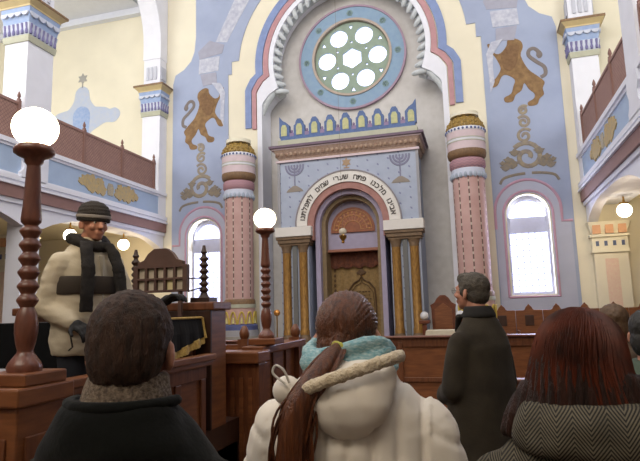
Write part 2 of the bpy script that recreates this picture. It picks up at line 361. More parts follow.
for s in (-1, 1):
    sd = 'left' if s < 0 else 'right'; dz = -.12 if s < 0 else 0
    t = thing('lion_mural', 'tawny rampant lion painted on the %s blue wall field' % sd, 'mural', (CX+s*4.6, YW, 7.0+dz), 'painted lions')
    part(MB().prism([(CX+s*d, z+dz) for d, z in cr(LION, 3)], YW-.034, YW-.024, 'Y'), 'body', lionm, t)
    mp = smooth_path([(CX+s*d, YW-.03, z+dz) for d, z in TAIL])
    part(MB().tube(mp, [.05]*(len(mp)-6)+[.06, .07, .08, .07, .05, .02], 8, flat=(YW-.03, .2)), 'tail', tailm, t)
    mane = [(4.25,8.3),(4.42,8.52),(4.6,8.6),(4.72,8.5),(4.68,8.25),(4.62,8.0),(4.45,7.85),(4.3,7.95)]
    part(MB().prism([(CX+s*d, z+dz) for d, z in cr(mane, 3)], YW-.042, YW-.032, 'Y'), 'mane', mat('lion_mane_paint', '#836444', .8, col2='#6c5036', nscale=14), t)
    tr = thing('ribbon_mural', 'crumpled white ribbon painted above the %s lion' % sd, 'mural', (CX+s*4.3, YW, 9), 'painted ribbons')
    P = [[(3.53,11.43),(3.03,11.33),(3.54,10.5),(3.8,10.04),(4.19,10.11),(3.88,10.73)], [(4.4,10.19),(3.89,9.97),(3.97,9.7),(4.75,9.61),(4.8,9.87)], [(4.75,9.6),(4.05,9.62),(4.1,9.15),(4.78,9.12)], [(4.72,9.1),(4.17,9.1),(4.15,8.75),(4.62,8.7)], [(4.33,8.78),(4.02,8.73),(3.87,8.41),(3.9,7.99),(3.92,7.31),(4.04,7.6),(4.02,8.0),(4.05,8.38)]]
    P.append([(2.9, 12.6), (3.4, 12.5), (3.55, 11.45), (3.05, 11.35)])
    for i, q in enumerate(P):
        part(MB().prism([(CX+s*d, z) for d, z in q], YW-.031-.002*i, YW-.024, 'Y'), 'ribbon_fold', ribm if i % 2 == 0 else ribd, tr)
    to = thing('scroll_mural', 'painted scroll ornament above the %s arched window' % sd, 'mural', (CX+s*4.7, YW, 5.4), 'painted scroll ornaments')
    mb = MB()
    for (d, z, r, tn) in ((4.7, 6.72, .13, 1), (4.68, 6.4, .17, -1), (4.68, 6.02, .2, 1), (4.7, 5.46, .4, -1)):
        path = [(CX+s*(d+tn*r*(1-q/30)*math.cos(rad(q*21+40))), YW-.03, z+r*(1-q/30)*math.sin(rad(q*21+40))) for q in range(26)]
        mb.tube(path, .04 if r < .3 else .06, 6, flat=(YW-.03, .15))
    part(mb, 'spiral', scrollp, to)
    for q in (-1, 1):
        mb = MB()
        mb.tube(smooth_path([(CX+s*4.7+q*.08, YW-.03, 5.02), (CX+s*4.7+q*.35, YW-.03, 5.0), (CX+s*4.7+q*.62, YW-.03, 4.93), (CX+s*4.7+q*.72, YW-.03, 4.78)]), .035, 6, flat=(YW-.03, .2))
        for n_, (dx, z, r) in enumerate(((.38, 5.3, .16), (.55, 5.22, .12), (.3, 5.6, .12), (.48, 5.42, .1), (.62, 5.34, .07))): mb.prism([(CX+s*4.7+q*dx+r*math.cos(a)*(1+.25*math.sin(5*a)), z+r*.7*math.sin(a)*(1+.25*math.cos(4*a))) for a in [2*PI*i/24 for i in range(24)]], YW-.036-.003*n_, YW-.024+.001*n_, 'Y')
        part(mb, 'leaf_spray', mat('leaf_spray_paint', '#93866e', .8, col2='#7d7874', nscale=20), to)
# dome mural on the end wall of the left gallery, with a six-pointed star on top; its twin on the right
domem = mat('dome_mural_paint', '#b3bfd6', .8, col2='#bfc4cf', nscale=7); domei = mat('dome_mural_inner_paint', '#8fa6d0', .8, col2='#a5b6d6', nscale=12); starm = mat('star_paint', '#a5a39d', .8)
D0 = 9.13
hd = [(.0,9.35),(.24,9.2),(.32,8.85),(.5,8.6),(.68,8.55),(.95,8.5),(1.1,8.42),(1.3,8.45),(1.48,8.3),(1.46,8.12),(1.28,7.96),(.95,7.98),(.7,7.88),(.4,7.72),(.15,7.5)]
t = thing('dome_mural', 'faint blue dome painting with star above the left gallery', 'mural', (CX-D0, YW, 7.9))
part(MB().prism(cr([(CX-D0+d, z) for d, z in hd]+[(CX-D0-d, z) for d, z in hd[::-1][:-1]], 3), YW-.01, YW-.001, 'Y'), 'dome_outline', domem, t)
part(MB().prism([(CX-D0-.3, 7.7), (CX-D0+.3, 7.7)]+arc(CX-D0, 8.3, .34, 0, PI, 16), YW-.016, YW-.008, 'Y'), 'arched_centre', domei, t)
st = [(CX-D0+(.2 if i % 2 == 0 else .115)*math.cos(rad(30*i+90)), 9.62+(.2 if i % 2 == 0 else .115)*math.sin(rad(30*i+90))) for i in range(12)]
part(MB().prism(st, YW-.014, YW-.001, 'Y'), 'star', starm, t)
part(MB().box(CX-D0-.02, CX-D0+.02, YW-.01, YW-.001, 9.3, 9.45), 'stalk', starm, t)
# ------------------------------------------------------------------ ARK
YA = 14.35           # front plane of the ark
ark = thing('torah_ark', 'tall painted ark with blue crenellations, lettered arch and paired gilded columns', 'ark', (CX, 14.8, 0))
panelm = mat('ark_panel_paint', '#aab3c4', .75, col2='#a0a9bc', nscale=4, pat=lambda x, y, z, a: [(((x*3.6).fr()-.5).ab().op('MAXIMUM', ((z*3.6+x*1.8).fr()-.5).ab()).lt(.09), '#7f82a0')])
op = [(CX-1.12, 0), (CX-1.12, 3.95)]+arc(CX, 3.95, 1.12, PI, 0, 32)+[(CX+1.12, 3.95), (CX+1.12, 0)]
part(MB().prism([(CX-1.9, 0), (CX-1.9, 5.86), (CX+1.9, 5.86), (CX+1.9, 0)]+op[::-1], YA, 15.73, 'Y'), 'body', panelm, ark)
for s in (-1, 1): part(MB().box(CX+s*1.93-.035, CX+s*1.93+.035, YA-.03, YA+.05, 3.92, 5.86), 'edge_moulding', mat('ark_edge_paint', '#9b9a9e', .7), ark)
# cornice
part(MB().loft([(CX, 15.0, 5.84, 1.92, .69, 60), (CX, 15.0, 5.9, 1.94, .71, 60), (CX, 15.0, 5.92, 1.96, .73, 60), (CX, 15.0, 6.12, 2.04, .83, 60)], 64), 'cornice', mat('cornice_brown_paint', '#b09a8b', .6, col2='#987c6c', nscale=20), ark)
mbb = MB()
for i in range(30):
    x = CX-1.93+3.86*i/29; mbb.ell((x, YA-.11, 6.01), (.055, .035, .075), 12, 8)
for i in range(9):
    for s in (-1, 1): mbb.ell((CX+s*2.0, YA+.0+.13*i, 6.01), (.035, .05, .075), 10, 8)
part(mbb, 'egg_moulding', mat('egg_moulding_paint', '#7d5a48', .5, col2='#bda68f', nscale=9), ark, smooth=True)
part(MB().box(CX-2.08, CX+2.08, YA-.19, 15.7, 6.12, 6.16).box(CX-2.0, CX+2.0, YA-.06, YA-.02, 5.78, 5.84), 'pink_fillet', pink, ark)
part(MB().box(CX-2.14, CX+2.14, YA-.25, 15.7, 6.16, 6.23), 'top_fillet', mat('plum_paint', '#6d5a6c', .6), ark)
part(MB().box(CX-1.92, CX+1.98, YA-.08, 15.7, 6.23, 6.42), 'attic', palegreen, ark)
# crenellations: blue tiles with yellow centres, joined by little purple links
crb = mat('crenel_blue_paint', '#566f9f', .6, col2='#465c8a', nscale=20); cry = mat('crenel_yellow_paint', '#c3c08a', .6, col2='#a6ac84', nscale=12); crp = mat('crenel_purple_paint', '#8d7a9c', .6)
part(MB().box(CX-1.85, CX+1.93, YA-.03, YA+.12, 6.42, 6.53), 'crenellation_base', crb, ark)
pit = 3.58/8
for i in range(9):
    x = CX-1.75+pit*i; w = .16
    if i == 0: sh = [(x-.12-.02, 6.52), (x+w, 6.52), (x+w, 6.86), (x+.05, 6.96), (x-.05, 7.02), (x-.14, 7.14)]
    elif i == 8: sh = [(x-w, 6.52), (x+.14, 6.52), (x+.14, 7.18), (x+.05, 7.04), (x-.05, 6.98), (x-w, 6.86)]
    else: sh = [(x-w, 6.52), (x+w, 6.52), (x+w, 6.84), (x+w*.7, 6.88), (x+w*.6, 6.96), (x+.05, 7.03), (x-.05, 7.03), (x-w*.6, 6.96), (x-w*.7, 6.88), (x-w, 6.84)]
    b = part(MB().prism(sh, YA-.02, YA+.1, 'Y'), 'crenel', crb, ark)
    part(MB().prism([(x-.085, 6.56), (x+.085, 6.56), (x+.085, 6.8), (x+.045, 6.88), (x-.045, 6.88), (x-.085, 6.8)], YA-.035, YA-.015, 'Y'), 'crenel_centre', cry, b)
    if i < 8: part(MB().box(x+w, x+pit-w, YA-.01, YA+.08, 6.52, 6.64).ell((x+pit/2, YA, 6.68), (.035, .035, .05), 10, 6), 'crenel_link', crp, ark)
# lettered arch, impost blocks, coloured inner arches
letw = mat('inscription_band_paint', '#dcd8d2', .7, amt=.05); inkm = mat('inscription_ink', '#4a4440', .7)
def ring(r0, r1, y0, y1, zc=3.95, zb=None):
    out = arc(CX, zc, r1, 0, PI, 40); inn = arc(CX, zc, r0, PI, 0, 40)
    if zb is not None: out = [(CX+r1, zb)]+out+[(CX-r1, zb)]; inn = [(CX-r0, zb)]+inn+[(CX+r0, zb)]
    return MB().prism(out+inn, y0, y1, 'Y')
part(ring(1.13, 1.43, YA-.06, YA+.05), 'lettered_arch', letw, ark)
part(ring(1.43, 1.465, YA-.08, YA+.02), 'arch_edge', mat('arch_edge_paint', '#8a8388', .6), ark)
part(ring(.95, 1.13, YA-.02, YA+.2, zb=3.55), 'red_arch', mat('ark_red_arch_paint', '#a87a72', .7, col2='#936a62'), ark)
part(ring(.83, .96, YA+.15, 15.3, zb=.5), 'lilac_reveal', mat('ark_lilac_paint', '#a89fb8', .7), ark)
part(ring(.72, .84, YA+.35, 15.3, zb=.5), 'olive_arch', mat('ark_olive_paint', '#8f7a58', .6, col2='#7c694e', nscale=12), ark)
part(MB().prism([(CX-.84, 3.32), (CX+.84, 3.32)]+arc(CX, 3.95, .84, 0, PI, 30), 14.98, 15.2, 'Y'), 'lintel_wall', mat('ark_lintel_paint', '#a79fb6', .7), ark)
tymp = part(MB().prism([(CX-.62, 3.78), (CX+.62, 3.78)]+arc(CX, 3.86, .62, 0, PI, 30), 14.93, 15.0, 'Y'), 'tympanum', mat('tympanum_wood', '#9a5c3c', .5, col2='#7e4831', nscale=10), ark)
mbb = MB()
for r in (.24, .4, .54): mbb.tube([(x, 14.93, z) for x, z in arc(CX, 3.86, r, 0, PI, 24)], .018, 6)
for i in range(13):
    a = PI*i/12; mbb.tube([(CX+.24*math.cos(a), 14.93, 3.86+.24*math.sin(a)), (CX+.54*math.cos(a), 14.93, 3.86+.54*math.sin(a))], .01, 5)
    mbb.ell((CX+.47*math.cos(a), 14.93, 3.86+.47*math.sin(a)), (.035, .02, .035), 8, 6)
part(mbb, 'rosette_carving', mat('rosette_carving_paint', '#c08a4a', .5, col2='#a87a62', nscale=8), tymp)
# inscription: one letter after another along the band, read from right to left
def letters(txt, y, zc, r, size, a_start, a_end, m, name, parent):
    cw = {' ': 1.15, 'י': .45, 'ו': .5, 'נ': .75}; ws = [cw.get(ch, 1) for ch in txt]; tot = sum(ws); acc = 0; out = MB()
    for ch, w in zip(txt, ws):
        a = a_start+(a_end-a_start)*(acc+w/2)/tot; acc += w
        if ch == ' ':
            part(out, name, m, parent, recalc=False); out = MB(); continue
        cu_ = bpy.data.curves.new('t', 'FONT'); cu_.body = ch; cu_.size = size; cu_.align_x = 'CENTER'; cu_.extrude = .006; cu_.offset = .004; cu_.resolution_u = 3
        ob = bpy.data.objects.new('t', cu_); C.objects.link(ob); dg = bpy.context.evaluated_depsgraph_get(); me = bpy.data.meshes.new_from_object(ob.evaluated_get(dg))
        M = Matrix.Translation((CX+r*math.cos(a), y, zc+r*math.sin(a))) @ Matrix.Rotation(-(a-PI/2), 4, 'Y') @ Matrix.Rotation(PI/2, 4, 'X')
        out.add([M @ v.co for v in me.vertices], [tuple(p.vertices) for p in me.polygons])
        bpy.data.objects.remove(ob); bpy.data.meshes.remove(me); bpy.data.curves.remove(cu_)
    return part(out, name, m, parent, recalc=False)
letters('אבינו מלכנו פתח שערי שמים לתפלתנו', YA-.066, 3.95, 1.2, .2, rad(6), rad(174), inkm, 'inscription_word', ark)
capd = mat('ark_capital_brown', '#7a6248', .6, col2='#64503c', nscale=14)
for s in (-1, 1):
    x = CX+s*1.5
    part(MB().box(x-.52, x+.52, YA-.2, YA+.3, 3.66, 3.92), 'impost_block', letw, ark, bevel=.01)
    part(MB().box(x-.5, x+.5, YA-.17, YA+.3, 3.58, 3.66).box(x-.46, x+.46, YA-.14, YA+.3, 3.48, 3.58).box(x-.43, x+.43, YA-.1, YA+.3, 3.42, 3.48), 'entablature', capd, ark, bevel=.01)
    for q in (-1, 1):
        xc = x+q*.235
        p = part(MB().lathe([(.13, 0), (.13, .12), (.115, .16), (.115, 2.2), (.12, 2.24)], (xc, YA-.03, 1.0), 20), 'column', gilt, ark, smooth=True)
        part(MB().lathe([(.12, 0), (.125, .04), (.12, .06), (.15, .16), (.16, .2)], (xc, YA-.03, 3.22), 20), 'column_capital', capd, p, smooth=True)
        part(MB().lathe([(.17, 0), (.17, .1), (.14, .16), (.13, .2)], (xc, YA-.03, .82), 20), 'column_base', capd, p, smooth=True)
    part(MB().box(x-.06, x+.06, YA-.06, YA+.02, .9, 3.42), 'grey_strip', mat('ark_strip_paint', '#70706e', .7), ark)
    part(MB().box(x-.52, x+.52, YA-.24, YA+.2, .3, .84), 'plinth', mat('plinth_stone', '#8d857b', .7), ark, bevel=.01)
# menorah paintings and the small star
menm = mat('menorah_paint', '#7a7c92', .8, col2='#84839a', nscale=9); menb = mat('menorah_foot_paint', '#93897f', .8)
for s in (-1, 1):
    x = CX+s*1.47
    mbb = MB().tube([(x, YA-.005, 5.1), (x, YA-.005, 5.68)], .022, 6, flat=(YA-.005, .4))
    for r in (.09, .17, .25): mbb.tube([(a, YA-.005, b) for a, b in arc(x, 5.66, r, PI, 2*PI, 14)], .032, 6, flat=(YA-.005, .3))
    for q in range(-3, 4): mbb.box(x+q*.085-.025, x+q*.085+.025, YA-.012, YA+.002, 5.65, 5.7)
    mm = part(mbb, 'menorah_painting', menm, ark)
    part(MB().prism([(x-.25, 4.93), (x+.25, 4.93), (x+.2, 5.0), (x+.05, 5.1), (x-.05, 5.1), (x-.2, 5.0)], YA-.01, YA+.002, 'Y'), 'menorah_foot', menb, mm)
st = [(CX+.02+(.14 if i % 2 == 0 else .08)*math.cos(rad(30*i+90)), 5.62+(.14 if i % 2 == 0 else .08)*math.sin(rad(30*i+90))) for i in range(12)]
part(MB().prism(st, YA-.012, YA+.002, 'Y').box(CX-.06, CX+.1, YA-.008, YA+.002, 5.46, 5.49), 'painted_star', mat('ark_star_paint', '#a98f74', .8), ark)
# dark doorway, curtain and its valance
part(MB().box(CX-.84, CX+.84, 15.45, 15.6, .5, 3.34).box(CX-.84, CX-.78, 15.0, 15.5, .5, 3.34).box(CX+.78, CX+.84, 15.0, 15.5, .5, 3.34), 'inner_case', woodd, ark)
part(MB().box(CX-.8, CX+.8, 14.9, 15.2, 3.24, 3.32), 'lintel', mat('lintel_wood', '#9c6650', .5), ark, bevel=.01)
cm = mat('curtain_cloth', '#94784a', .75, col2='#7d643c', nscale=18)
cur = thing('ark_curtain', 'old gold embroidered curtain hanging in the ark doorway', 'curtain', (CX, 15.2, .8))
def cloth(x0, x1, z0, z1, y, amp, freq, hem=0, nx=60, nz=8):
    mb = MB(); v = []; f = []
    for j in range(nz+1):
        for i in range(nx+1):
            u = i/nx; w = j/nz; zz = z0+(z1-z0)*w
            if hem and j == 0: zz -= hem*abs(math.sin(u*PI*freq*.5))
            v.append((x0+(x1-x0)*u, y+amp*math.sin(u*PI*2*freq)*(1-.5*w), zz))
    for j in range(nz):
        for i in range(nx): a = j*(nx+1)+i; f.append((a, a+1, a+nx+2, a+nx+1))
    n = len(v); v2 = [(p[0], p[1]+.012, p[2]) for p in v]; f2 = [tuple(reversed([k+n for k in q])) for q in f]
    e = []
    for i in range(nx): e += [(i, i+n, i+1+n, i+1), ((nz)*(nx+1)+i+1, (nz)*(nx+1)+i+1+n, nz*(nx+1)+i+n, nz*(nx+1)+i)]
    for j in range(nz): a = j*(nx+1); b = a+nx; e += [(a, a+nx+1, a+nx+1+n, a+n), (b, b+n, b+nx+1+n, b+nx+1)]
    return mb.add(v+v2, f+f2+e)
part(cloth(CX-.72, CX+.74, .75, 3.2, 15.24, .012, 7), 'cloth', cm, cur, smooth=True)
part(cloth(CX-.74, CX+.76, 2.86, 3.22, 15.16, .015, 9, .07), 'valance', mat('valance_cloth', '#4c2619', .8, col2='#6a3a22', nscale=16), cur, smooth=True)
emb = mat('embroidery_thread', '#5a4126', .7)
ox = CX+.14
og = [(ox-.38, 1.2), (ox-.38, 1.95), (ox-.36, 2.2), (ox-.22, 2.38), (ox-.07, 2.46), (ox, 2.56), (ox+.07, 2.46), (ox+.22, 2.38), (ox+.36, 2.2), (ox+.38, 1.95), (ox+.38, 1.2)]
mbb = MB().tube([(x, 15.215, z) for x, z in og], .025, 6); mbb.tube([(x+(-.05 if x > ox else .05 if x < ox else 0), 15.215, z-.08) for x, z in og], .01, 6)
mbb.ell((ox, 15.21, 2.68), (.09, .02, .09)).ell((ox, 15.21, 2.8), (.045, .02, .05)).ell((ox-.1, 15.21, 2.66), (.04, .015, .04)).ell((ox+.1, 15.21, 2.66), (.04, .015, .04))
random.seed(5)
for j in range(9):
    x = ox-.25
    while x < ox+.24: w = random.uniform(.02, .07); mbb.box(x, min(x+w, ox+.26), 15.212, 15.222, 2.12-j*.1, 2.15-j*.1); x += w+.025
for q in range(14):
    for xx in (CX-.62, CX+.66): mbb.ell((xx, 15.22, 2.75-q*.14), (.035, .01, .045), 8, 6)
part(mbb, 'embroidery', emb, cur)
part(MB().box(CX-1.95, CX+1.95, 13.4, 15.7, .0, .5).box(CX-1.3, CX+1.3, 13.0, 13.4, 0, .33).box(CX-1.1, CX+1.1, 12.7, 13.0, 0, .17), 'steps', mat('step_stone', '#8a8178', .6), ark, bevel=.01)
# hanging light before the ark
et = thing('hanging_sanctuary_lamp', 'small glass lamp hanging on a chain before the ark', 'lamp', (CX+.03, 13.6, 3.5))
ex, ey = CX+.03, 13.6
brass = mat('brass', '#b08a48', .3, metal=.9)
part(MB().lathe([(.02, -.2), (.05, -.17), (.03, -.14), (.06, -.1), (.09, -.06), (.1, 0)], (ex, ey, 3.52), 16), 'brass_cup', brass, et, smooth=True)
part(MB().ell((ex, ey, 3.62), (.1, .1, .09)), 'glass_shade', emit('lamp_shade_glass', '#b8ae9c', .12), et, smooth=True)
part(MB().ell((ex, ey, 3.55), (.02, .02, .035)), 'flame', emit('flame', '#ffd890', 12), et)
mbb = MB().tube([(ex, ey, 3.7), (ex, ey, 15.49)], .004, 5)
part(mbb, 'chain', mat('chain_metal', '#70665a', .4, metal=.8), et)

# ------------------------------------------------------------------ round columns on both sides of the ark
shaftm = mat('pink_shaft_paint', '#c6a49f', .7, col2='#bd9892', nscale=3, pat=lambda x, y, z, a: [
    (((a*(10/(2*PI))).fr()-.5).ab().lt(.07), '#c3b6a8'), (((a*(10/(2*PI))).fr()-.5).ab().lt(.07)*(z*5.5).fr().gt(.35), '#6b5350')])
zigm = mat('zigzag_drum_paint', '#b88a92', .7, pat=lambda x, y, z, a: [((z*14+((a*(22/(2*PI))).fr()-.5).ab()*1.4).fr().lt(.4), '#8d7480')])
for s in (-1, 1):
    xc = CX+s*3.19; yc = 14.42; sd = 'left' if s < 0 else 'right'
    t = thing('painted_column', 'round pink striped column with painted capital standing %s of the ark' % sd, 'column', (xc, yc, 0), 'columns beside the ark')
    def L(prof, nm, m, z=0, n=40): return part(MB().lathe(prof, (xc, yc, 0), n), nm, m, t, smooth=True, origin=(xc, yc, z))
    L([(.4, 2.0), (.4, 4.9)], 'shaft', shaftm)
    L([(.42, 4.88), (.43, 5.0), (.41, 5.1)], 'scalloped_ring', capwhite)
    mbb = MB()
    for i in range(22):
        a = 2*PI*i/22; mbb.ell((xc+.42*math.cos(a), yc+.42*math.sin(a), 4.92), (.045, .045, .08), 8, 6)
    part(mbb, 'scallops', mat('scallop_paint', '#a9b4c4', .7), t, smooth=True)
    L([(.41, 5.1), (.45, 5.16), (.45, 5.3), (.41, 5.36)], 'zigzag_ring', zigm)
    L([(.41, 5.36), (.47, 5.42), (.49, 5.52), (.48, 5.58)], 'brown_ring', brownring)
    L([(.48, 5.58), (.48, 5.78)], 'lower_drum', pink)
    L([(.49, 5.78), (.49, 5.8)], 'green_line', palegreen); L([(.482, 5.8), (.482, 5.86)], 'white_drum', whitep); L([(.49, 5.86), (.49, 5.88)], 'green_line', palegreen)
    L([(.482, 5.88), (.482, 6.06)], 'upper_drum', pink); L([(.49, 6.06), (.49, 6.14), (.47, 6.16)], 'dentil_band', whitep)
    mbb = MB()
    for i in range(30):
        a = 2*PI*i/30; p0 = Vector((xc+.492*math.cos(a), yc+.492*math.sin(a), 6.1)); mbb.ell(p0, (.03, .03, .032), 6, 5)
    part(mbb, 'dentils', mat('dentil_paint', '#5c6594', .7), t)
    gdm = L([(.46, 6.12), (.45, 6.24), (.4, 6.36), (.3, 6.46), (.12, 6.52), (.02, 6.53)], 'leaf_dome', goldleaf)
    mbb = MB(); random.seed(7)
    for j, (rr, zz) in enumerate(((.45, 6.2), (.42, 6.29), (.36, 6.38), (.26, 6.46))):
        nn = 22-4*j
        for i in range(nn):
            a = 2*PI*(i+.5*(j % 2))/nn; mbb.ell((xc+rr*math.cos(a), yc+rr*math.sin(a), zz), (.05, .05, .055), 8, 6)
    part(mbb, 'leaves', goldleaf, t, smooth=True)
    L([(.44, 1.88), (.44, 1.98), (.41, 2.02)], 'base_ring', brownring); L([(.45, 1.78), (.45, 1.88)], 'base_fillet', palegreen)
    L([(.43, 1.32), (.43, 1.78)], 'base_drum', mat('base_drum_paint', '#c8a49c', .7)); 
    mbb = MB(); mb2 = MB()
    for i in range(12):
        a0 = 2*PI*i/12
        pth = [(xc+.45*math.cos(a0+.24*q), yc+.45*math.sin(a0+.24*q), 1.34+.33*(1-q*q)) for q in [-1+2*k/12 for k in range(13)]]
        mbb.tube(pth, .022, 6)
        mb2.tube([(xc+.445*math.cos(a0), yc+.445*math.sin(a0), 1.36), (xc+.445*math.cos(a0), yc+.445*math.sin(a0), 1.52)], [.045, .015], 6)
    part(mbb, 'yellow_arches', mat('base_yellow_paint', '#cdb552', .6), t, smooth=True); part(mb2, 'yellow_leaves', mat('base_leaf_paint', '#d8cf8e', .6), t)
    L([(.5, 1.18), (.5, 1.3), (.45, 1.34)], 'base_blue_ring', mat('base_blue_paint', '#58608f', .6)); L([(.54, 1.02), (.52, 1.18)], 'base_step', mat('base_stone', '#9c9ba0', .7)); L([(.6, 0), (.6, 1.02)], 'pedestal', mat('pedestal_stone', '#9a948c', .7))
    L([(.36, 6.5), (.36, 6.6)], 'neck', cream)

# ------------------------------------------------------------------ gallery piers
scalm = mat('pier_scallop_blue', '#8ba0c8', .7, col2='#9dafce', nscale=10)
def sq(mb, cx, cy, hx, hy, z0, z1, hx1=None, hy1=None):
    return mb.loft([(cx, cy, z0, hx, hy, 80), (cx, cy, z1, hx1 or hx, hy1 or hy, 80)], 64)
def pier(cx, cy, hx, hy, zc, label, arch=True):
    t = thing('gallery_pier', label, 'pier', (cx, cy, 0), 'white gallery piers')
    part(MB().box(cx-hx, cx+hx, cy-hy, cy+hy, 4.46, zc), 'shaft', white, t)
    h = .98
    part(sq(MB(), cx, cy, hx+.03, hy+.03, zc, zc+.14, hx+.05, hy+.05), 'necking', palegreen, t)
    m1 = sq(MB(), cx, cy, hx+.02, hy+.02, zc+.14, zc+.42, hx+.06, hy+.06); p = part(m1, 'baluster_zone', capwhite, t)
    m2 = MB(); m3 = MB()
    for (ax, half, oth) in (('x', hx+.04, hy+.04), ('y', hy+.04, hx+.04)):
        n = max(3, int(half*2/.11))
        for sgn in (-1, 1):
            for i in range(n):
                u = -half+2*half*(i+.5)/n; q = (cx+u, cy+sgn*oth) if ax == 'x' else (cx+sgn*oth, cy+u)
                m2.lathe([(.03, 0), (.035, .06), (.022, .12), (.035, .2), (.04, .24)], (q[0], q[1], zc+.17), 8)
            n2 = max(3, int(half*2/.17))
            for i in range(n2):
                u = -half-.02+2*(half+.02)*(i+.5)/n2; r = (half+.02)/n2
                pts = arc(u, zc+.66, r, PI, 2*PI, 8)
                off = oth+.05
                if ax == 'x': m3.prism([(cx+a, b) for a, b in pts], cy+sgn*off-.02, cy+sgn*off+.02, 'Y')
                else: m3.prism([(cy+a, b) for a, b in pts], cx+sgn*off-.02, cx+sgn*off+.02, 'X')
    part(m2, 'small_balusters', cappurple, p); 
    z2 = part(sq(MB(), cx, cy, hx+.04, hy+.04, zc+.42, zc+.78, hx+.09, hy+.09), 'scallop_zone', scalm, t); part(m3, 'scallops', capwhite, z2)
    part(sq(sq(MB(), cx, cy, hx+.1, hy+.1, zc+.78, zc+.82), cx, cy, hx+.1, hy+.1, zc+.82, zc+.92, hx+.2, hy+.2), 'gold_cornice', mat('pier_gold_paint', '#cbb78a', .6), t)
    part(MB().box(cx-hx-.21, cx+hx+.21, cy-hy-.21, cy+hy+.21 if cy < 14 else 15, zc+.92, zc+.98), 'top_slab', brownring, t)
    m = MB().box(cx-hx+.02, cx+hx-.02, cy-hy+.02, cy+hy-.02, zc+.98, zc+2.05)
    ib = part(m, 'impost_block', white, t)
    gm_ = mat('groove_shadow_paint', '#c3c6d2', .8)  # grey stands for the shadow inside the grooves, coloured on to raised strips
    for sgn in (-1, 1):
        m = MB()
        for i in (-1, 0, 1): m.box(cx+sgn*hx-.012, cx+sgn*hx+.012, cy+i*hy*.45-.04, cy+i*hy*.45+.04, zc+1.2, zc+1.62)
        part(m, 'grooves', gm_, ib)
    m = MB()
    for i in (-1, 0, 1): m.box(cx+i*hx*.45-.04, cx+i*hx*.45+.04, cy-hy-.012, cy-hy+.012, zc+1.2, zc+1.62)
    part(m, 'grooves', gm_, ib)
    return t
for s, sd in ((-1, 'left'), (1, 'right')):
    pier(CX+s*6.22, 14.79, .31, .2, 7.8, 'white pier with painted capital at the far end of the %s gallery' % sd)
    pier(CX+s*6.22, 9.7, .31, .38, 7.7, 'white pier with large painted capital rising from the near %s gallery' % sd)
    # arcade wall above the piers
    xa, xb = sorted((CX+s*5.91, CX+s*6.53))
    def half(y0, y1):
        r = (y1-y0)/2; return [(y0, 9.68)]+[((y0+y1)/2-r*1.0*math.cos(PI*i/24), 10.2+r*math.sin(PI*i/24)*1.05) for i in range(25)]+[(y1, 9.68)]
    poly = [(14.98, 15.49), (-6.9, 15.49), (-6.9, 9.68)]+half(-2.0, 3.4)+half(4.3, 9.32)+half(10.08, 14.59)+[(14.98, 9.68)]
    arcw = build(MB().prism(poly, xa, xb, 'X'), 'wall_arcade_'+sd, white); struct(arcw, 'white arcade wall with round arches above the %s gallery' % sd, 'wall')

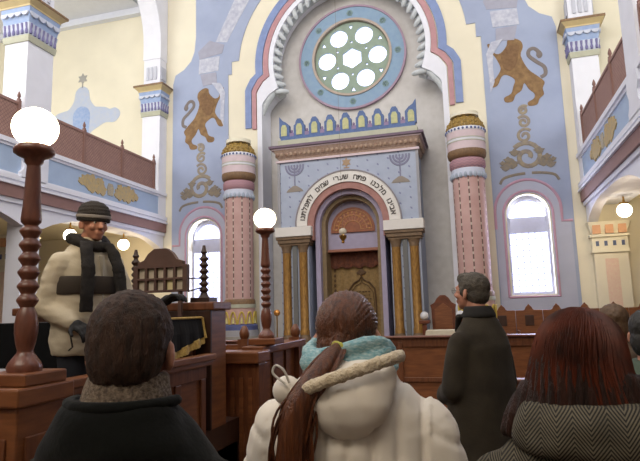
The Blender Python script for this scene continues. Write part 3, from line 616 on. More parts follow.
# ------------------------------------------------------------------ galleries
soffit = mat('gallery_soffit_paint', '#ece4c6', .8, amt=.04); ornm = mat('gold_ornament_paint', '#bfa56e', .7, col2='#a79a7e', nscale=12)
pblue = mat('parapet_blue_paint', '#a8bcd6', .7, col2='#9fb2cf', nscale=3)
for s, sd in ((-1, 'left'), (1, 'right')):
    xf = CX+s*5.9; xo = CX+s*13.2
    def bx(mb, d0, d1, y0, y1, z0, z1): a, b = sorted((CX+s*d0, CX+s*d1)); return mb.box(a, b, y0, y1, z0, z1)
    Y0, Y1 = -6.9, 14.97
    t = thing('gallery', 'long %s gallery with pale blue parapet under a white rail' % sd, 'gallery', (xf, 5, 4.2), 'side galleries')
    part(bx(MB(), 5.98, 13.1, Y0, Y1, 4.18, 4.45), 'deck', soffit, t)
    part(bx(MB(), 5.93, 6.1, Y0, Y1, 4.6, 5.26), 'parapet_panel', pblue, t)
    part(bx(bx(MB(), 5.86, 6.2, Y0, Y1, 5.28, 5.38), 5.9, 6.12, Y0, Y1, 5.22, 5.28), 'white_rail', white, t)
    part(bx(bx(bx(MB(), 5.84, 6.1, Y0, Y1, 4.52, 4.62), 5.88, 6.1, Y0, Y1, 4.46, 4.52), 5.9, 6.1, Y0, Y1, 4.62, 4.67), 'lower_moulding', white, t)
    part(bx(MB(), 5.87, 6.1, Y0, Y1, 4.15, 4.41), 'brown_band', brownband, t)
    part(bx(bx(MB(), 5.82, 6.1, Y0, Y1, 4.41, 4.46), 5.92, 6.9, Y0, Y1, 4.05, 4.15), 'fascia', white, t)
    for y in (9.6, 4.0, -1.0):                         # scrolled pedestals of the parapet under the piers
        prof = [(y-.34, 4.6), (y+.34, 4.6), (y+.36, 4.72), (y+.27, 4.82), (y+.25, 4.95), (y+.33, 5.08), (y+.3, 5.28), (y-.3, 5.28), (y-.33, 5.08), (y-.25, 4.95), (y-.27, 4.82), (y-.36, 4.72)]
        a, b = sorted((CX+s*5.84, CX+s*5.96)); part(MB().prism(prof, a, b, 'X'), 'scrolled_pedestal', white, t)
    for yc in (12.3, 6.6, 1.5):
        a, b = sorted((CX+s*5.915, CX+s*5.935)); n0 = 0
        for q in (-1, 1):
            g = MB()
            for (dy, dz, r) in ((.95, .04, .16), (.75, .08, .17), (.75, -.08, .14), (.55, 0, .19), (.35, -.06, .15), (.4, .12, .1), (1.12, .0, .09)):
                g.prism([(yc+q*dy+r*1.15*math.cos(t_)*(1+.18*math.sin(6*t_)), 4.96+dz+r*math.sin(t_)*(1+.2*math.cos(5*t_))) for t_ in [2*PI*i/26 for i in range(26)]], a-.0015*n0, b+.0015*n0, 'X'); n0 += 1
            o = part(g, 'gold_ornament', ornm, t)
        part(MB().prism([(yc-.1, 4.8), (yc+.1, 4.8), (yc+.13, 5.0), (yc+.08, 5.12), (yc-.08, 5.12), (yc-.13, 5.0)], a-.006, b+.006, 'X'), 'shield', mat('shield_paint', '#8f8b8c', .7, col2='#bcae86', nscale=30), o)
    # white piers and spandrels below
    for y in (9.75, 3.9, -2): part(bx(MB(), 6.0, 6.4, y-.25, y+.25, 0, 4.15), 'lower_pier', white, t)
    sp = [(14.97, 4.06), (-6.9, 4.06)]
    for (a0, a1) in ((-1.7, 3.6), (4.2, 9.45), (10.05, 14.9)):
        n = 16; sp += [(a0+(a1-a0)*i/n, 3.62+.38*(1-abs(2*i/n-1)**3.2)) for i in range(n+1)]
    sp += [(14.97, 3.62)]
    a, b = sorted((CX+s*5.97, CX+s*6.2)); part(MB().prism(sp, a, b, 'X'), 'lower_arcade', white, t)
    # lattice fence on the rail
    ft = thing('gallery_fence', 'brown lattice fence with little finials on the %s gallery' % sd, 'fence', (xf, 9, 5.38), 'gallery fences')
    for (a0, a1) in ((-1.2, 4.1), (4.1, 9.28), (10.12, 14.5)):
        fb = part(bx(MB(), 5.98, 6.01, a0, a1, 5.42, 6.2), 'lattice_panel', lattm, ft)
        part(bx(bx(MB(), 5.96, 6.03, a0, a1, 6.2, 6.26), 5.96, 6.03, a0, a1, 5.38, 5.45), 'fence_rail', mat('fence_rail_wood', '#99766c', .6), fb)
        ys = (11.3, 12.85, 14.42) if a1 == 14.5 else [a0+.05+(a1-a0-.1)*i/3 for i in range(4)]
        for y in ys:
            xx = CX+s*5.99
            po = part(MB().box(xx-.04, xx+.04, y-.04, y+.04, 5.38, 6.3), 'fence_post', mat('fence_post_wood', '#8d6a60', .6), ft)
            part(MB().lathe([(.04, 0), (.045, .03), (.02, .06), (.04, .1), (.03, .15), (.008, .21)], (xx, y, 6.3), 12), 'finial', mat('finial_wood', '#7f5c54', .6), po, smooth=True)
# pilasters below the galleries: on the end wall at the right, on a yellow pier at the left
def low_pil(xc, y, hw, hd, z1, label):
    t = thing('painted_pilaster', label, 'pilaster', (xc, y, 0))
    part(MB().box(xc-hw, xc+hw, y-hd, y+hd, 0, z1-.7), 'shaft', yellow, t)
    part(MB().box(xc-hw*.38, xc+hw*.38, y-hd-.01, y-hd+.01, .4, z1-.85), 'pink_panel', mat('pale_pink_panel_paint', '#e0c0b0', .8, col2='#e3cdb8', nscale=20), t)
    cp = part(sq(sq(sq(MB(), xc, y, hw+.04, hd+.04, z1-.7, z1-.62), xc, y, hw+.02, hd+.02, z1-.62, z1-.32), xc, y, hw+.06, hd+.06, z1-.32, z1-.26), 'capital', cream, t)
    dm = mat('small_blue_paint', '#5d6a8c', .7)
    for i in range(4): u = xc-hw*.75+hw*1.5*i/3; part(MB().box(u-.035, u+.035, y-hd-.03, y-hd, z1-.54, z1-.42), 'blue_dentil', dm, cp)
    top = part(sq(MB(), xc, y, hw, hd, z1-.26, z1+.05, hw+.1, hd+.1), 'upper_capital', cream, t)
    m = MB()
    for i in range(3): u = xc-hw*.75+hw*1.5*i/2; m.box(u-.09, u+.09, y-hd-.075, y-hd-.02, z1-.24, z1+.02)
    part(m, 'orange_stripes', mat('orange_stripe_paint', '#d9a884', .7), top)
low_pil(CX+6.4, 14.9, .38, .1, 3.55, 'yellow pilaster with pink panel on end wall below right gallery')
low_pil(-11.1, 11.2, .34, .3, 3.65, 'yellow pier with painted capital below the left gallery')
# globe lamps hanging below the galleries
globem = emit('lit_globe', '#fff2d8', 7)
def pl(name, loc, e, col, r=.12):
    d = bpy.data.lights.new(name, 'POINT'); d.energy = e; d.color = col; d.shadow_soft_size = r; o = bpy.data.objects.new(name, d); C.objects.link(o); o.location = loc; return o
for s, sd in ((-1, 'left'), (1, 'right')):
    for y, nf in ((11.6, 'nearer'), (13.8, 'farther')):
        x = CX+s*6.55
        t = thing('globe_ceiling_lamp', 'glowing round lamp under the %s gallery, the %s one' % (sd, nf), 'lamp', (x, y, 3.7), 'gallery globe lamps')
        part(MB().ell((x, y, 3.7), (.16, .16, .16)), 'globe', globem, t, smooth=True)
        part(MB().lathe([(.1, .3), (.1, .34), (.03, .36), (.02, .48)], (x, y, 3.7-.16), 14), 'mount', brass, t, smooth=True)
        pl('globe_light', (x, y, 3.45), 24 if s < 0 else 14, (1, .74, .42), .16)

# ------------------------------------------------------------------ BIMAH (raised platform with wooden rail)
XR = -2.15
struct(build(MB().box(-4.9, XR-.05, 2.52, 6.38, 0, .7), 'floor_platform', woodd), 'raised wooden platform in the middle of the hall', 'platform')
def panelled(mb_panel, mb_frame, x, y0, y1, z0, z1, sx=1):      # panel wall on plane x facing +x
    n = max(1, int(round((y1-y0)/.42))); mb_panel.box(x-.03, x, y0, y1, z0, z1)
    mb_frame.box(x, x+.022, y0, y1, z1-.1, z1).box(x, x+.022, y0, y1, z0, z0+.15)
    for i in range(n+1): y = y0+(y1-y0-.08)*i/n; mb_frame.box(x, x+.018, y+.001, y+.079, z0+.15, z1-.1)
r = thing('platform_railing', 'reddish panelled wood railing of the platform nearest the camera', 'railing', (XR, 3, 0))
a, b = MB(), MB(); panelled(a, b, XR, 2.5, 4.12, 0, 1.24)
part(a, 'panels', woodx, r); part(b, 'frame', wood, r, bevel=.006)
part(MB().box(XR-.02, XR+.07, 2.5, 4.2, 1.28, 1.33).box(XR-.02, XR+.05, 2.5, 4.18, 1.24, 1.28), 'top_rail', woodx, r, bevel=.008)
part(MB().box(-2.35, XR+.05, 2.18, 2.5, 0, 1.24).box(-2.38, XR+.08, 2.15, 2.53, 1.24, 1.329), 'corner_post', woodx, r, bevel=.012)
part(MB().box(-2.3, XR, 2.165, 2.18, .25, 1.1).box(XR+.05, XR+.065, 2.23, 2.45, .25, 1.1), 'post_panel', wood, r, bevel=.006)
part(MB().box(-4.8, -2.38, 2.18, 2.34, 1.28, 1.33).box(-4.8, -2.38, 2.2, 2.32, 1.24, 1.28), 'front_rail', woodx, r, bevel=.008)
a = MB(); a.box(-4.8, -2.35, 2.24, 2.27, 0, 1.24); part(a, 'front_panel', woodx, r)
b = MB()
for i in range(4): x = -4.8+i*.64; b.box(x, min(x+.09, -2.36), 2.223, 2.24, .2, 1.12)
b.box(-4.8, -2.355, 2.22, 2.24, 1.12, 1.24).box(-4.8, -2.355, 2.22, 2.24, 0, .2); part(b, 'front_frame', wood, r, bevel=.005)
def turned(prof_parts): pass
def lamp_post(x, y, z0, H, label, globe=True, rs=1.0):
    t = thing('turned_lamp_post', label, 'lamp post', (x, y, z0), 'turned wooden lamp posts')
    part(MB().box(x-.12*rs-.02, x+.12*rs+.02, y-.14*rs, y+.14*rs, z0, z0+.06), 'base_block', woodx, t, bevel=.008)
    k = H
    pr = [(.08, .055), (.084, .075), (.076, .095), (.056, .12), (.04, .14), (.037, .15), (.046, .18), (.055, .23), (.056, .27), (.048, .32), (.036, .345)]
    z = .35
    for i in range(6):
        pr += [(.033, z), (.042, z+.014), (.052, z+.028), (.053, z+.036), (.042, z+.052), (.033, z+.062)]; z += .066
    pr += [(.036, z), (.049, z+.012), (.05, z+.03), (.044, z+.09), (.034, 1.03)]
    pr += [(.034, 1.04), (.046, 1.055), (.048, 1.07), (.06, 1.08), (.085, 1.09), (.1, 1.1), (.102, 1.115), (.09, 1.135)]
    pr = [(a_*rs, b_*k/1.135) for a_, b_ in pr]
    part(MB().lathe(pr, (x, y, z0), 28), 'turned_shaft', woodp, t, smooth=True)
    if globe:
        gz = z0+k+.105*rs
        part(MB().ell((x, y, gz), (.116*rs, .116*rs, .108*rs), 28, 18), 'globe', emit('lit_globe_big', '#fff0cc', 9), t, smooth=True)
        pl('post_lamp_light', (x, y, gz), 26*rs, (1, .72, .42), .13*rs)
        for dx_ in (): pass
    return t
lamp_post(-2.22, 2.34, 1.33, 1.225, 'tall turned lamp post with glowing globe beside the man in knit cap')
lamp_post(-2.09, 5.34, 1.33, 1.18, 'turned lamp post with glowing globe standing before the left column', rs=1.0)
# reading table with black velvet cloth, back cabinet, small posts and board
t = thing('reading_cabinet', 'brown wooden cabinet behind the cloth covered reading table', 'cabinet', (-2.45, 4.45, .7))
part(MB().box(-4.2, -2.19, 4.32, 4.6, .7, 1.68), 'body', woodx, t); part(MB().box(-4.24, -2.15, 4.28, 4.64, 1.68, 1.75), 'top_slab', wood, t, bevel=.012)
part(MB().box(-2.32, -2.18, 4.29, 4.32, .7, 1.68).box(-4.2, -2.32, 4.29, 4.32, 1.52, 1.68), 'corner_strip', woodd, t, bevel=.006)
for px, nm in ((-2.31, 'right'), (-3.0, 'left')):
    q = thing('small_turned_post', 'slim turned wooden post on the cabinet, %s of the memorial board' % nm, 'post', (px, 4.42, 1.75), 'slim posts on the cabinet')
    part(MB().box(px-.09, px+.09, 4.34, 4.5, 1.75, 1.79), 'foot', woodd, q, bevel=.004)
    pr = [(.05, .04), (.035, .06), (.03, .08)]
    for i in range(6): z = .08+i*.055; pr += [(.022, z), (.038, z+.02), (.038, z+.03), (.022, z+.05)]
    pr += [(.018, .42), (.03, .44), (.02, .46), (.012, .5)]
    part(MB().lathe(pr, (px, 4.42, 1.75), 16), 'turned_shaft', woodd, q, smooth=True)
bd = thing('memorial_board', 'brown board with curved top and ten small panes held by rods', 'board', (-2.58, 4.2, 1.8))
bx0, bx1, bz0, bz1 = -2.86, -2.345, 1.84, 2.07; yb = 4.18; bm_ = mat('board_wood', '#5f443a', .6, col2='#513931', nscale=9)
ow = (bx1-bx0-.06)/5; hs = []
for i in range(5):
    for j in range(2): x = bx0+.03+ow*i+.012; z = bz0+.02+.103*j; hs.append([(x, z), (x+ow-.024, z), (x+ow-.024, z+.085), (x, z+.085)])
xm = (bx0+bx1)/2
top = [(bx1, bz1), (bx1-.04, bz1), (bx1-.04, bz1+.03), (bx1-.1, bz1+.05), (bx1-.14, bz1+.105), (xm+.06, bz1+.145), (xm-.06, bz1+.145), (bx0+.14, bz1+.105), (bx0+.1, bz1+.05), (bx0+.04, bz1+.03), (bx0+.04, bz1), (bx0, bz1)]
part(MB().prism([(bx0, bz0), (bx1, bz0)]+top, yb, yb+.05, 'Y', hs), 'frame', bm_, bd, bevel=.003)
for n_, h in enumerate(hs):
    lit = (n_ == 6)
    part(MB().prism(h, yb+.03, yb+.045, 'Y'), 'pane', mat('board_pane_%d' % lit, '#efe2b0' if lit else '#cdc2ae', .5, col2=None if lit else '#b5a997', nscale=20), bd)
part(MB().tube([(bx0-.14, yb+.2, 1.93), (bx0, yb+.03, 1.93)], .006, 6).tube([(bx1, yb+.03, 1.95), (-2.31, 4.4, 1.96)], .006, 6).tube([(bx1, yb+.03, 1.84), (-2.31, 4.4, 1.88)], .006, 6), 'rod', mat('rod_metal', '#4a4340', .4, metal=.7), bd)
part(MB().box(xm-.2, xm-.17, yb+.01, yb+.04, 1.63, bz0+.01).box(xm+.17, xm+.2, yb+.01, yb+.04, 1.63, bz0+.01), 'foot', bm_, bd)
tb = thing('reading_table', 'wooden reading table on the platform under black velvet', 'table', (-3, 3.75, .7))
part(MB().box(-3.9, -2.27, 3.36, 4.22, 1.56, 1.6), 'table_top', wood, tb)
for x in (-3.85, -2.35):
    for y in (3.42, 4.1): part(MB().box(x, x+.07, y, y+.07, .7, 1.56), 'leg', wood, tb)
velvet = mat('black_velvet', '#0c0d11', .95, sheen=.05, spec=.15, col2='#08090c', nscale=9)
vc = thing('velvet_cloth', 'black velvet cloth with gold fringe over the reading table', 'cloth', (-3, 3.75, 1.6))
part(MB().box(-3.95, -2.21, 3.32, 4.25, 1.601, 1.618), 'top_sheet', velvet, vc)
def hz(y): return 1.27+.19*(y-3.32)/.93
v = []; f = []; n = 24
for i in range(n+1):
    y = 3.32+.93*i/n; wv = .003*math.sin(i*1.3)
    v += [(-2.21, y, 1.618), (-2.19+wv, y, 1.5), (-2.185+wv*2, y, hz(y)), (-2.2, y, 1.618), (-2.18+wv, y, 1.5), (-2.175+wv*2, y, hz(y))]
for i in range(n):
    a_ = i*6; b_ = a_+6
    f += [(a_, a_+1, b_+1, b_), (a_+1, a_+2, b_+2, b_+1), (a_+3, b_+3, b_+4, a_+4), (a_+4, b_+4, b_+5, a_+5), (a_+2, a_+5, b_+5, b_+2), (a_, b_, b_+3, a_+3)]
part(MB().add(v, f).box(-3.95, -2.21, 3.31, 3.32, 1.3, 1.618), 'side_drop', velvet, vc)
fm = mat('gold_fringe', '#c7a85c', .7, col2='#a88845', nscale=40, bump=.5, bscale=120)
v = []; f = []
for i in range(n*3+1):
    y = 3.32+.93*i/(n*3); wv = .008*math.sin(i/3*1.3); zz = hz(y); jg = .006*(i % 2)
    v += [(-2.175+wv*2, y, zz+.01), (-2.165+wv*2, y, zz-.05-jg), (-2.185+wv*2, y, zz-.05-jg), (-2.19+wv*2, y, zz+.01)]
for i in range(n*3):
    for k_ in range(4): f.append((i*4+k_, i*4+(k_+1) % 4, i*4+4+(k_+1) % 4, i*4+4+k_))
fr_ = MB().add(v, f); fr_.tube([(-2.17, 4.26, 1.45), (-2.19, 4.26, 1.53), (-2.2, 4.255, 1.62)], .014, 6).tube([(-2.2, 3.4, 1.62), (-2.2, 4.25, 1.62)], .009, 6)
part(fr_, 'fringe', fm, vc)
vc.location.x -= .04
# second stretch of railing beyond the steps
r2 = thing('far_platform_railing', 'dark wood corner railing with posts below the second lamp post', 'railing', (-2.2, 5.5, 0))
part(MB().box(-2.4, -2.0, 4.9, 5.12, 0, 1.18), 'newel', wood, r2, bevel=.01)
part(MB().box(-2.44, -1.98, 4.84, 5.16, 1.18, 1.29), 'newel_cap', woodx, r2, bevel=.015)
part(MB().box(-2.2, -2.12, 5.12, 6.4, 0, 1.24), 'panel', woodx, r2); part(MB().box(-2.26, -2.04, 5.1, 6.5, 1.24, 1.32), 'top_rail', woodx, r2, bevel=.012)
b = MB()
for i in range(4): y = 5.15+i*.4; b.box(-2.12, -2.1, y, y+.1, 0, 1.24)
part(b, 'stile', wood, r2, bevel=.005)
for i, x in enumerate((-2.36, -2.27, -2.18, -2.09)): part(MB().box(x-.012, x+.03, 4.885, 4.9, .25, 1.05), 'reed', woodx, r2)
for i, (x, y) in enumerate(((-2.12, 6.35), (-2.62, 6.0), (-2.04, 5.02))[:2]):
    p = part(MB().box(x-.06, x+.06, y-.06, y+.06, 0 if i == 0 else .7, 1.35), 'post', wood, r2)
    part(MB().lathe([(.04, 0), (.055, .03), (.06, .07), (.04, .12), (.02, .15)], (x, y, 1.35), 14), 'post_knob', wood, p, smooth=True)
part(MB().box(-4.9, -2.2, 6.4, 6.48, .0, 1.26), 'far_panel', woodx, r2)
part(MB().box(-2.4, -2.2, 4.1, 4.86, .0, .5).box(-2.3, -2.1, 4.25, 4.85, 0, .25), 'steps', woodd, r2)
# small brass light on the wall left of the ark
t = thing('brass_ball_light', 'small brass ball light on a thin stand left of the ark', 'lamp', (-5.12, 15, 1.62))
part(MB().box(-5.15, -5.07, 14.3, 15.6, 1.4, 1.42) if 0 else MB().ell((-5.25, 14.2, 1.62), (.09, .07, .09)), 'brass_ball', mat('bright_brass', '#d99a50', .25, metal=.6), t, smooth=True)
part(MB().tube([(-5.25, 14.2, 1.62), (-5.25, 14.2, 0)], .02, 8), 'stand', brass, t)

# ------------------------------------------------------------------ seats and furniture on the right
def crest(x0, w, z, hgt): return [(x0, z), (x0+w*.12, z+hgt*.12), (x0+w*.22, z+hgt*.5), (x0+w*.38, z+hgt*.75), (x0+w*.5, z+hgt), (x0+w*.62, z+hgt*.75), (x0+w*.78, z+hgt*.5), (x0+w*.88, z+hgt*.12), (x0+w, z)]
def wall_seat(x, y, w, label, group):
    t = thing('wall_seat', label, 'seat', (x+w/2, y, 0), group)
    part(MB().prism([(x, .5), (x+w, .5), (x+w, 1.52)]+crest(x+w*.3, w*.4, 1.52, .15)[::-1]+[(x, 1.52)], y, y+.05, 'Y'), 'backrest', woodx, t, bevel=.008)
    part(MB().box(x+.02, x+w-.02, y-.45, y, .44, .5), 'seat_board', wood, t, bevel=.008)
    part(MB().box(x, x+.05, y-.45, y+.05, 0, 1.05), 'armrest', wood, t, bevel=.008); part(MB().box(x+.05, x+w, y-.4, y-.36, 0, .44), 'front_board', woodd, t)
    part(MB().box(x+w*.5-.1, x+w*.5+.1, y-.02, y, 1.15, 1.4), 'carved_panel', woodd, t, bevel=.01)
    return t
for i in range(8):
    wall_seat(.22+i*.62, 14.35, .61, 'crested wooden wall seat right of the ark, %s of its row' % ['leftmost', 'second from left', 'third from left', 'fourth from left', 'fifth from left', 'sixth from left', 'seventh from left', 'rightmost'][i], 'wall seats right of the ark')
for i in range(1):
    wall_seat(-6.9-i*.62, 14.35, .61, 'crested wooden seat along the end wall left of the ark', 'wall seats left of the ark')
# rabbi's chair
t = thing('carved_chair', 'carved wooden chair with white ball knobs right of the ark', 'chair', (-.82, 13.35, 0))
cx_, cy_ = -.82, 13.3
sh = [(cx_-.26, .9), (cx_+.26, .9), (cx_+.28, 1.62), (cx_+.3, 1.7), (cx_+.2, 1.76), (cx_+.14, 1.86), (cx_+.06, 1.93), (cx_-.06, 1.93), (cx_-.14, 1.86), (cx_-.2, 1.76), (cx_-.3, 1.7), (cx_-.28, 1.62)]
cw = mat('carved_chair_wood', '#6f3a20', .4, col2='#552a17', nscale=8)
part(MB().prism(sh, cy_+.2, cy_+.26, 'Y'), 'backrest', cw, t, bevel=.012)
part(MB().prism([(cx_-.2, 1.0), (cx_+.2, 1.0), (cx_+.2, 1.6), (cx_, 1.75), (cx_-.2, 1.6)], cy_+.185, cy_+.2, 'Y'), 'back_panel', woodx, t)
part(MB().box(cx_-.33, cx_+.33, cy_-.3, cy_+.2, .92, 1.0), 'seat', cw, t)
for q in (-1, 1):
    for yy in (-.3, .15): part(MB().box(cx_+q*.33-.04, cx_+q*.33+.04, cy_+yy, cy_+yy+.08, 0, .95), 'leg', cw, t)
    ar = part(MB().box(cx_+q*.4-.13, cx_+q*.4+.09, cy_-.35, cy_+.25, 1.28, 1.36).box(cx_+q*.4-.06, cx_+q*.4+.04, cy_-.3, cy_-.2, .9, 1.28), 'armrest', cw, t, bevel=.01)
    part(MB().ell((cx_+q*.4, cy_-.28, 1.46), (.1, .1, .1)), 'white_knob', mat('white_knob_paint', '#d5d5d8', .4), ar, smooth=True)
# small table with a white cloth before it
t = thing('small_table', 'small table before the carved chair right of the ark', 'table', (-.75, 12.6, 0))
part(MB().box(-1.12, -.42, 12.35, 12.9, 1.1, 1.14), 'table_top', wood, t)
for x in (-1.1, -.5):
    for y in (12.37, 12.83): part(MB().box(x, x+.06, y, y+.05, 0, 1.1), 'leg', wood, t)
tc_ = thing('white_tablecloth', 'white cloth over the small table before the carved chair', 'tablecloth', (-.77, 12.6, 1.15))
clw = mat('white_linen', '#d9cfb8', .8)
part(MB().box(-1.14, -.4, 12.33, 12.92, 1.142, 1.152), 'sheet', clw, tc_); part(MB().prism([(-1.17, 1.0), (-.37, 1.0), (-.4, 1.15), (-1.14, 1.15)], 12.31, 12.328, 'Y'), 'front_drop', clw, tc_)
# long pews
def pew(x0, x1, y, zt, zb, label, divs, grp='long pews'):
    t = thing('long_pew', label, 'pew', ((x0+x1)/2, y, 0), grp)
    part(MB().box(x0, x1, y, y+.05, 0, zt-.1), 'back_panel', woodx, t)
    part(MB().box(x0-.03, x1+.03, y-.09, y+.1, zt-.03, zt), 'top_ledge', mat('worn_ledge_wood', '#84584a', .4, col2='#6b4236', nscale=4), t, bevel=.01)
    part(MB().box(x0, x1, y-.03, y, zt-.17, zt-.03).box(x0, x1, y-.03, y, zb-.05, zb+.02).box(x0, x1, y-.03, y, 0, .12), 'rail', wood, t, bevel=.006)
    for d in divs: part(MB().box(d-.04, d+.04, y-.045, y, 0, zt-.1), 'stile', wood, t, bevel=.006)
    part(MB().box(x0, x1, y+.05, y+.45, .42, .46), 'seat_board', wood, t)
    for x in (x0, x1-.05): part(MB().box(x, x+.05, y+.05, y+.5, 0, .8), 'end_board', wood, t, bevel=.01)
    return t
pew(-2.0, 2.2, 9.0, 1.21, .55, 'long wooden pew back behind the man in dark coat', (-1.9, -1.25, -.2, .9, 2.1))
pew(.05, 2.3, 7.0, .8, .35, 'lower wooden pew right of the man in dark coat', (.1, 1.0, 2.2))
pew(-6.9, -4.2, 9.6, 1.15, .5, 'long wooden pew beyond the far end of platform', (-6.8, -5.6, -4.3))
# ------------------------------------------------------------------ PEOPLE
def remesh(mb, voxel, smooth_it=4):
    me = bpy.data.meshes.new('tmp'); me.from_pydata(mb.v, [], mb.f)
    bm = bmesh.new(); bm.from_mesh(me); bmesh.ops.recalc_face_normals(bm, faces=bm.faces); bm.to_mesh(me); bm.free()
    o = bpy.data.objects.new('tmp', me); C.objects.link(o)
    r = o.modifiers.new('r', 'REMESH'); r.mode = 'VOXEL'; r.voxel_size = voxel
    if smooth_it: s = o.modifiers.new('s', 'SMOOTH'); s.iterations = smooth_it; s.factor = .5
    dg = bpy.context.evaluated_depsgraph_get(); out = bpy.data.meshes.new_from_object(o.evaluated_get(dg))
    bpy.data.objects.remove(o); bpy.data.meshes.remove(me); return out
def blob(mb, name, m, parent, voxel=.01, it=4, disp=None):
    me = remesh(mb, voxel, it)
    if disp:
        ns = [v.normal.copy() for v in me.vertices]
        for v, nrm in zip(me.vertices, ns):
            v.co = v.co+nrm*disp(v.co.copy(), nrm)
    me.name = name; me.materials.clear(); me.materials.append(m); me.shade_smooth()
    o = bpy.data.objects.new(name, me); C.objects.link(o); o.parent = parent; return o
def pmesh(mb, name, m, parent, smooth=True): 
    o = build(mb, name, m, parent, smooth=smooth); return o
skin = mat('skin', '#c08a72', .5, col2='#b27a64', nscale=20)
def nz(p, s): return noise.noise(Vector(p)*s)
def headmat(pos, yaw, pitch=0, roll=0):
    return Matrix.Translation(pos) @ Matrix.Rotation(yaw, 4, 'Z') @ Matrix.Rotation(pitch, 4, 'X') @ Matrix.Rotation(roll, 4, 'Y')
def head_mb(M, s=1.0):                                 # origin at the centre of the head, +Y forward
    h = MB()
    h.ell((0, -.012, .03), (.076*s, .094*s, .088*s), 24, 16)
    h.ell((0, .018, -.035), (.06*s, .072*s, .072*s), 20, 14)
    h.ell((0, .05, -.082), (.036*s, .038*s, .028*s), 16, 10)        # chin
    h.ell((0, .06, .0), (.055*s, .035*s, .04*s), 16, 10)
    h.cap((0, .088, .015), (0, .112, -.022), .008, .013, 10)       # nose
    for q in (-1, 1):
        h.ell((q*.0095, .1, -.026), (.009, .011, .008), 10, 8)
        h.ell((q*.04, .062, -.025), (.022, .025, .02), 12, 8)      # cheek
        h.cap((q*.012, .089, .028), (q*.045, .078, .028), .009, .007, 10)  # brow
        h.ell((q*.081, -.008, -.014), (.009, .021, .033), 12, 10, Matrix.Rotation(q*.5, 3, 'Z'))   # ear
        h.ell((q*.076, .0, -.034), (.008, .012, .012), 10, 8)
    h.cap((-.022, .088, -.055), (.022, .088, -.055), .007, .007, 8); h.cap((-.018, .086, -.064), (.018, .086, -.064), .008, .008, 8)  # lips
    return h.xf(M)
def hand_mb(wrist, d, up, side=1, curl=.5, s=1.0):     # wrist point, direction of the hand, normal of the palm's back
    d = Vector(d).normalized(); up = Vector(up); up = (up-d*up.dot(d)).normalized(); sd = d.cross(up)*side
    w = Vector(wrist); h = MB()
    h.cap(w, w+d*.03*s, .026*s, .03*s, 12)
    for k in range(4): h.cap(w+d*.02*s+sd*(k-1.5)*.012*s, w+d*.085*s+sd*(k-1.5)*.019*s, .015*s, .0125*s, 10)
    for k, L in enumerate((.068, .08, .075, .058)):
        p = w+d*.085*s+sd*(k-1.5)*.019*s; a = .2; fr = (.45, .32, .23); r = .0098*s
        for j in range(3):
            a += curl*(.5 if j == 0 else .75); q = p+(d*math.cos(a)-up*math.sin(a))*L*fr[j]*s; h.cap(p, q, r, r*.9, 10); p = q; r *= .92
    p = w+d*.025*s-sd*.022*s; q = p+(d*.6-sd*.75-up*.2).normalized()*.04*s; h.cap(p, q, .014*s, .011*s, 10)
    q2 = q+(d*.9-sd*.25-up*.3).normalized()*.032*s; h.cap(q, q2, .011*s, .009*s, 10)
    return h
def eyes(M, body):
    for q in (-1, 1):
        e = MB().ell((q*.031, .079, .006), (.0125, .0105, .0105), 14, 10).xf(M); o = pmesh(e, 'eye', mat('eye_white', '#cfc8c0', .3), body)
        pmesh(MB().ell((q*.031, .0885, .006), (.0052, .0022, .0052), 10, 8).xf(M), 'iris', mat('iris', '#2c2019', .2), o)
def person(label, x, y, z0, yaw, cat='person', group=None): return thing('person', label, cat, (x, y, z0), group, yaw)
def body_of(root, H, HM, arms, hands=(1, 1), curl=.5, hs=1.0, w=1.0, neck=None, up=((0, 0, 1), (0, 0, 1)), hd=None):
    k = H/1.75; b = MB()
    hc = HM.translation
    b.merge(head_mb(HM, hs))
    nb = Vector((0, -.03, 1.44*k)) if neck is None else Vector(neck)
    b.cap(nb, hc+Vector((0, -.02, -.06)), .062, .056, 16)
    b.loft([(0, -.01, .86*k, .155*w, .11), (0, -.015, .95*k, .165*w, .12), (0, 0, 1.08*k, .135*w, .1), (0, 0, 1.22*k, .155*w, .115), (0, -.01, 1.34*k, .17*w, .11), (0, -.02, 1.42*k, .13*w, .085), (0, -.025, 1.47*k, .07, .065)], 28)
    for q in (-1, 1):
        b.cap((q*.085*w, 0, .88*k), (q*.09*w, .01, .5*k), .085, .058); b.cap((q*.09*w, .01, .5*k), (q*.095*w, -.02, .1*k), .056, .038)
        b.cap((q*.095*w, -.03, .05*k), (q*.105*w, .14, .03*k), .042, .03); 
    for i, (S, E, Wr) in enumerate(arms):
        q = -1 if i == 0 else 1
        b.cap(S, E, .05, .04); b.cap(E, Wr, .042, .028)
        if hands[i]:
            dd = Vector(Wr)-Vector(E)
            if hd and hd[i]: dd = Vector(hd[i])
            b.merge(hand_mb(Wr, dd, up[i], -q, curl))
    return blob(b, 'body', skin, root, .0075, 2)
def shoes(root, k, w=1.0):
    for q in (-1, 1): blob(MB().cap((q*.095*w, -.05, .045), (q*.11*w, .17, .04), .052, .046).cap((q*.095*w, -.03, .1), (q*.095*w, -.03, .04), .05, .05), 'shoe', mat('black_shoe', '#1b1715', .4), root, .012, 2)
def trousers(root, k, m, w=1.0):
    t = MB().loft([(0, -.01, .82*k, .17*w, .13), (0, -.01, .98*k, .165*w, .125)], 24)
    for q in (-1, 1): t.cap((q*.085*w, 0, .86*k), (q*.09*w, .01, .5*k), .1, .075); t.cap((q*.09*w, .01, .5*k), (q*.095*w, -.02, .1*k), .074, .065)
    blob(t, 'trousers', m, root, .014, 3)
def folds(amp, s, stretch=(1, 1, 1)):
    def f(p, n): q = Vector((p.x*stretch[0], p.y*stretch[1], p.z*stretch[2])); return amp*(noise.noise(q*s)+.5*noise.noise(q*s*2.1))
    return f
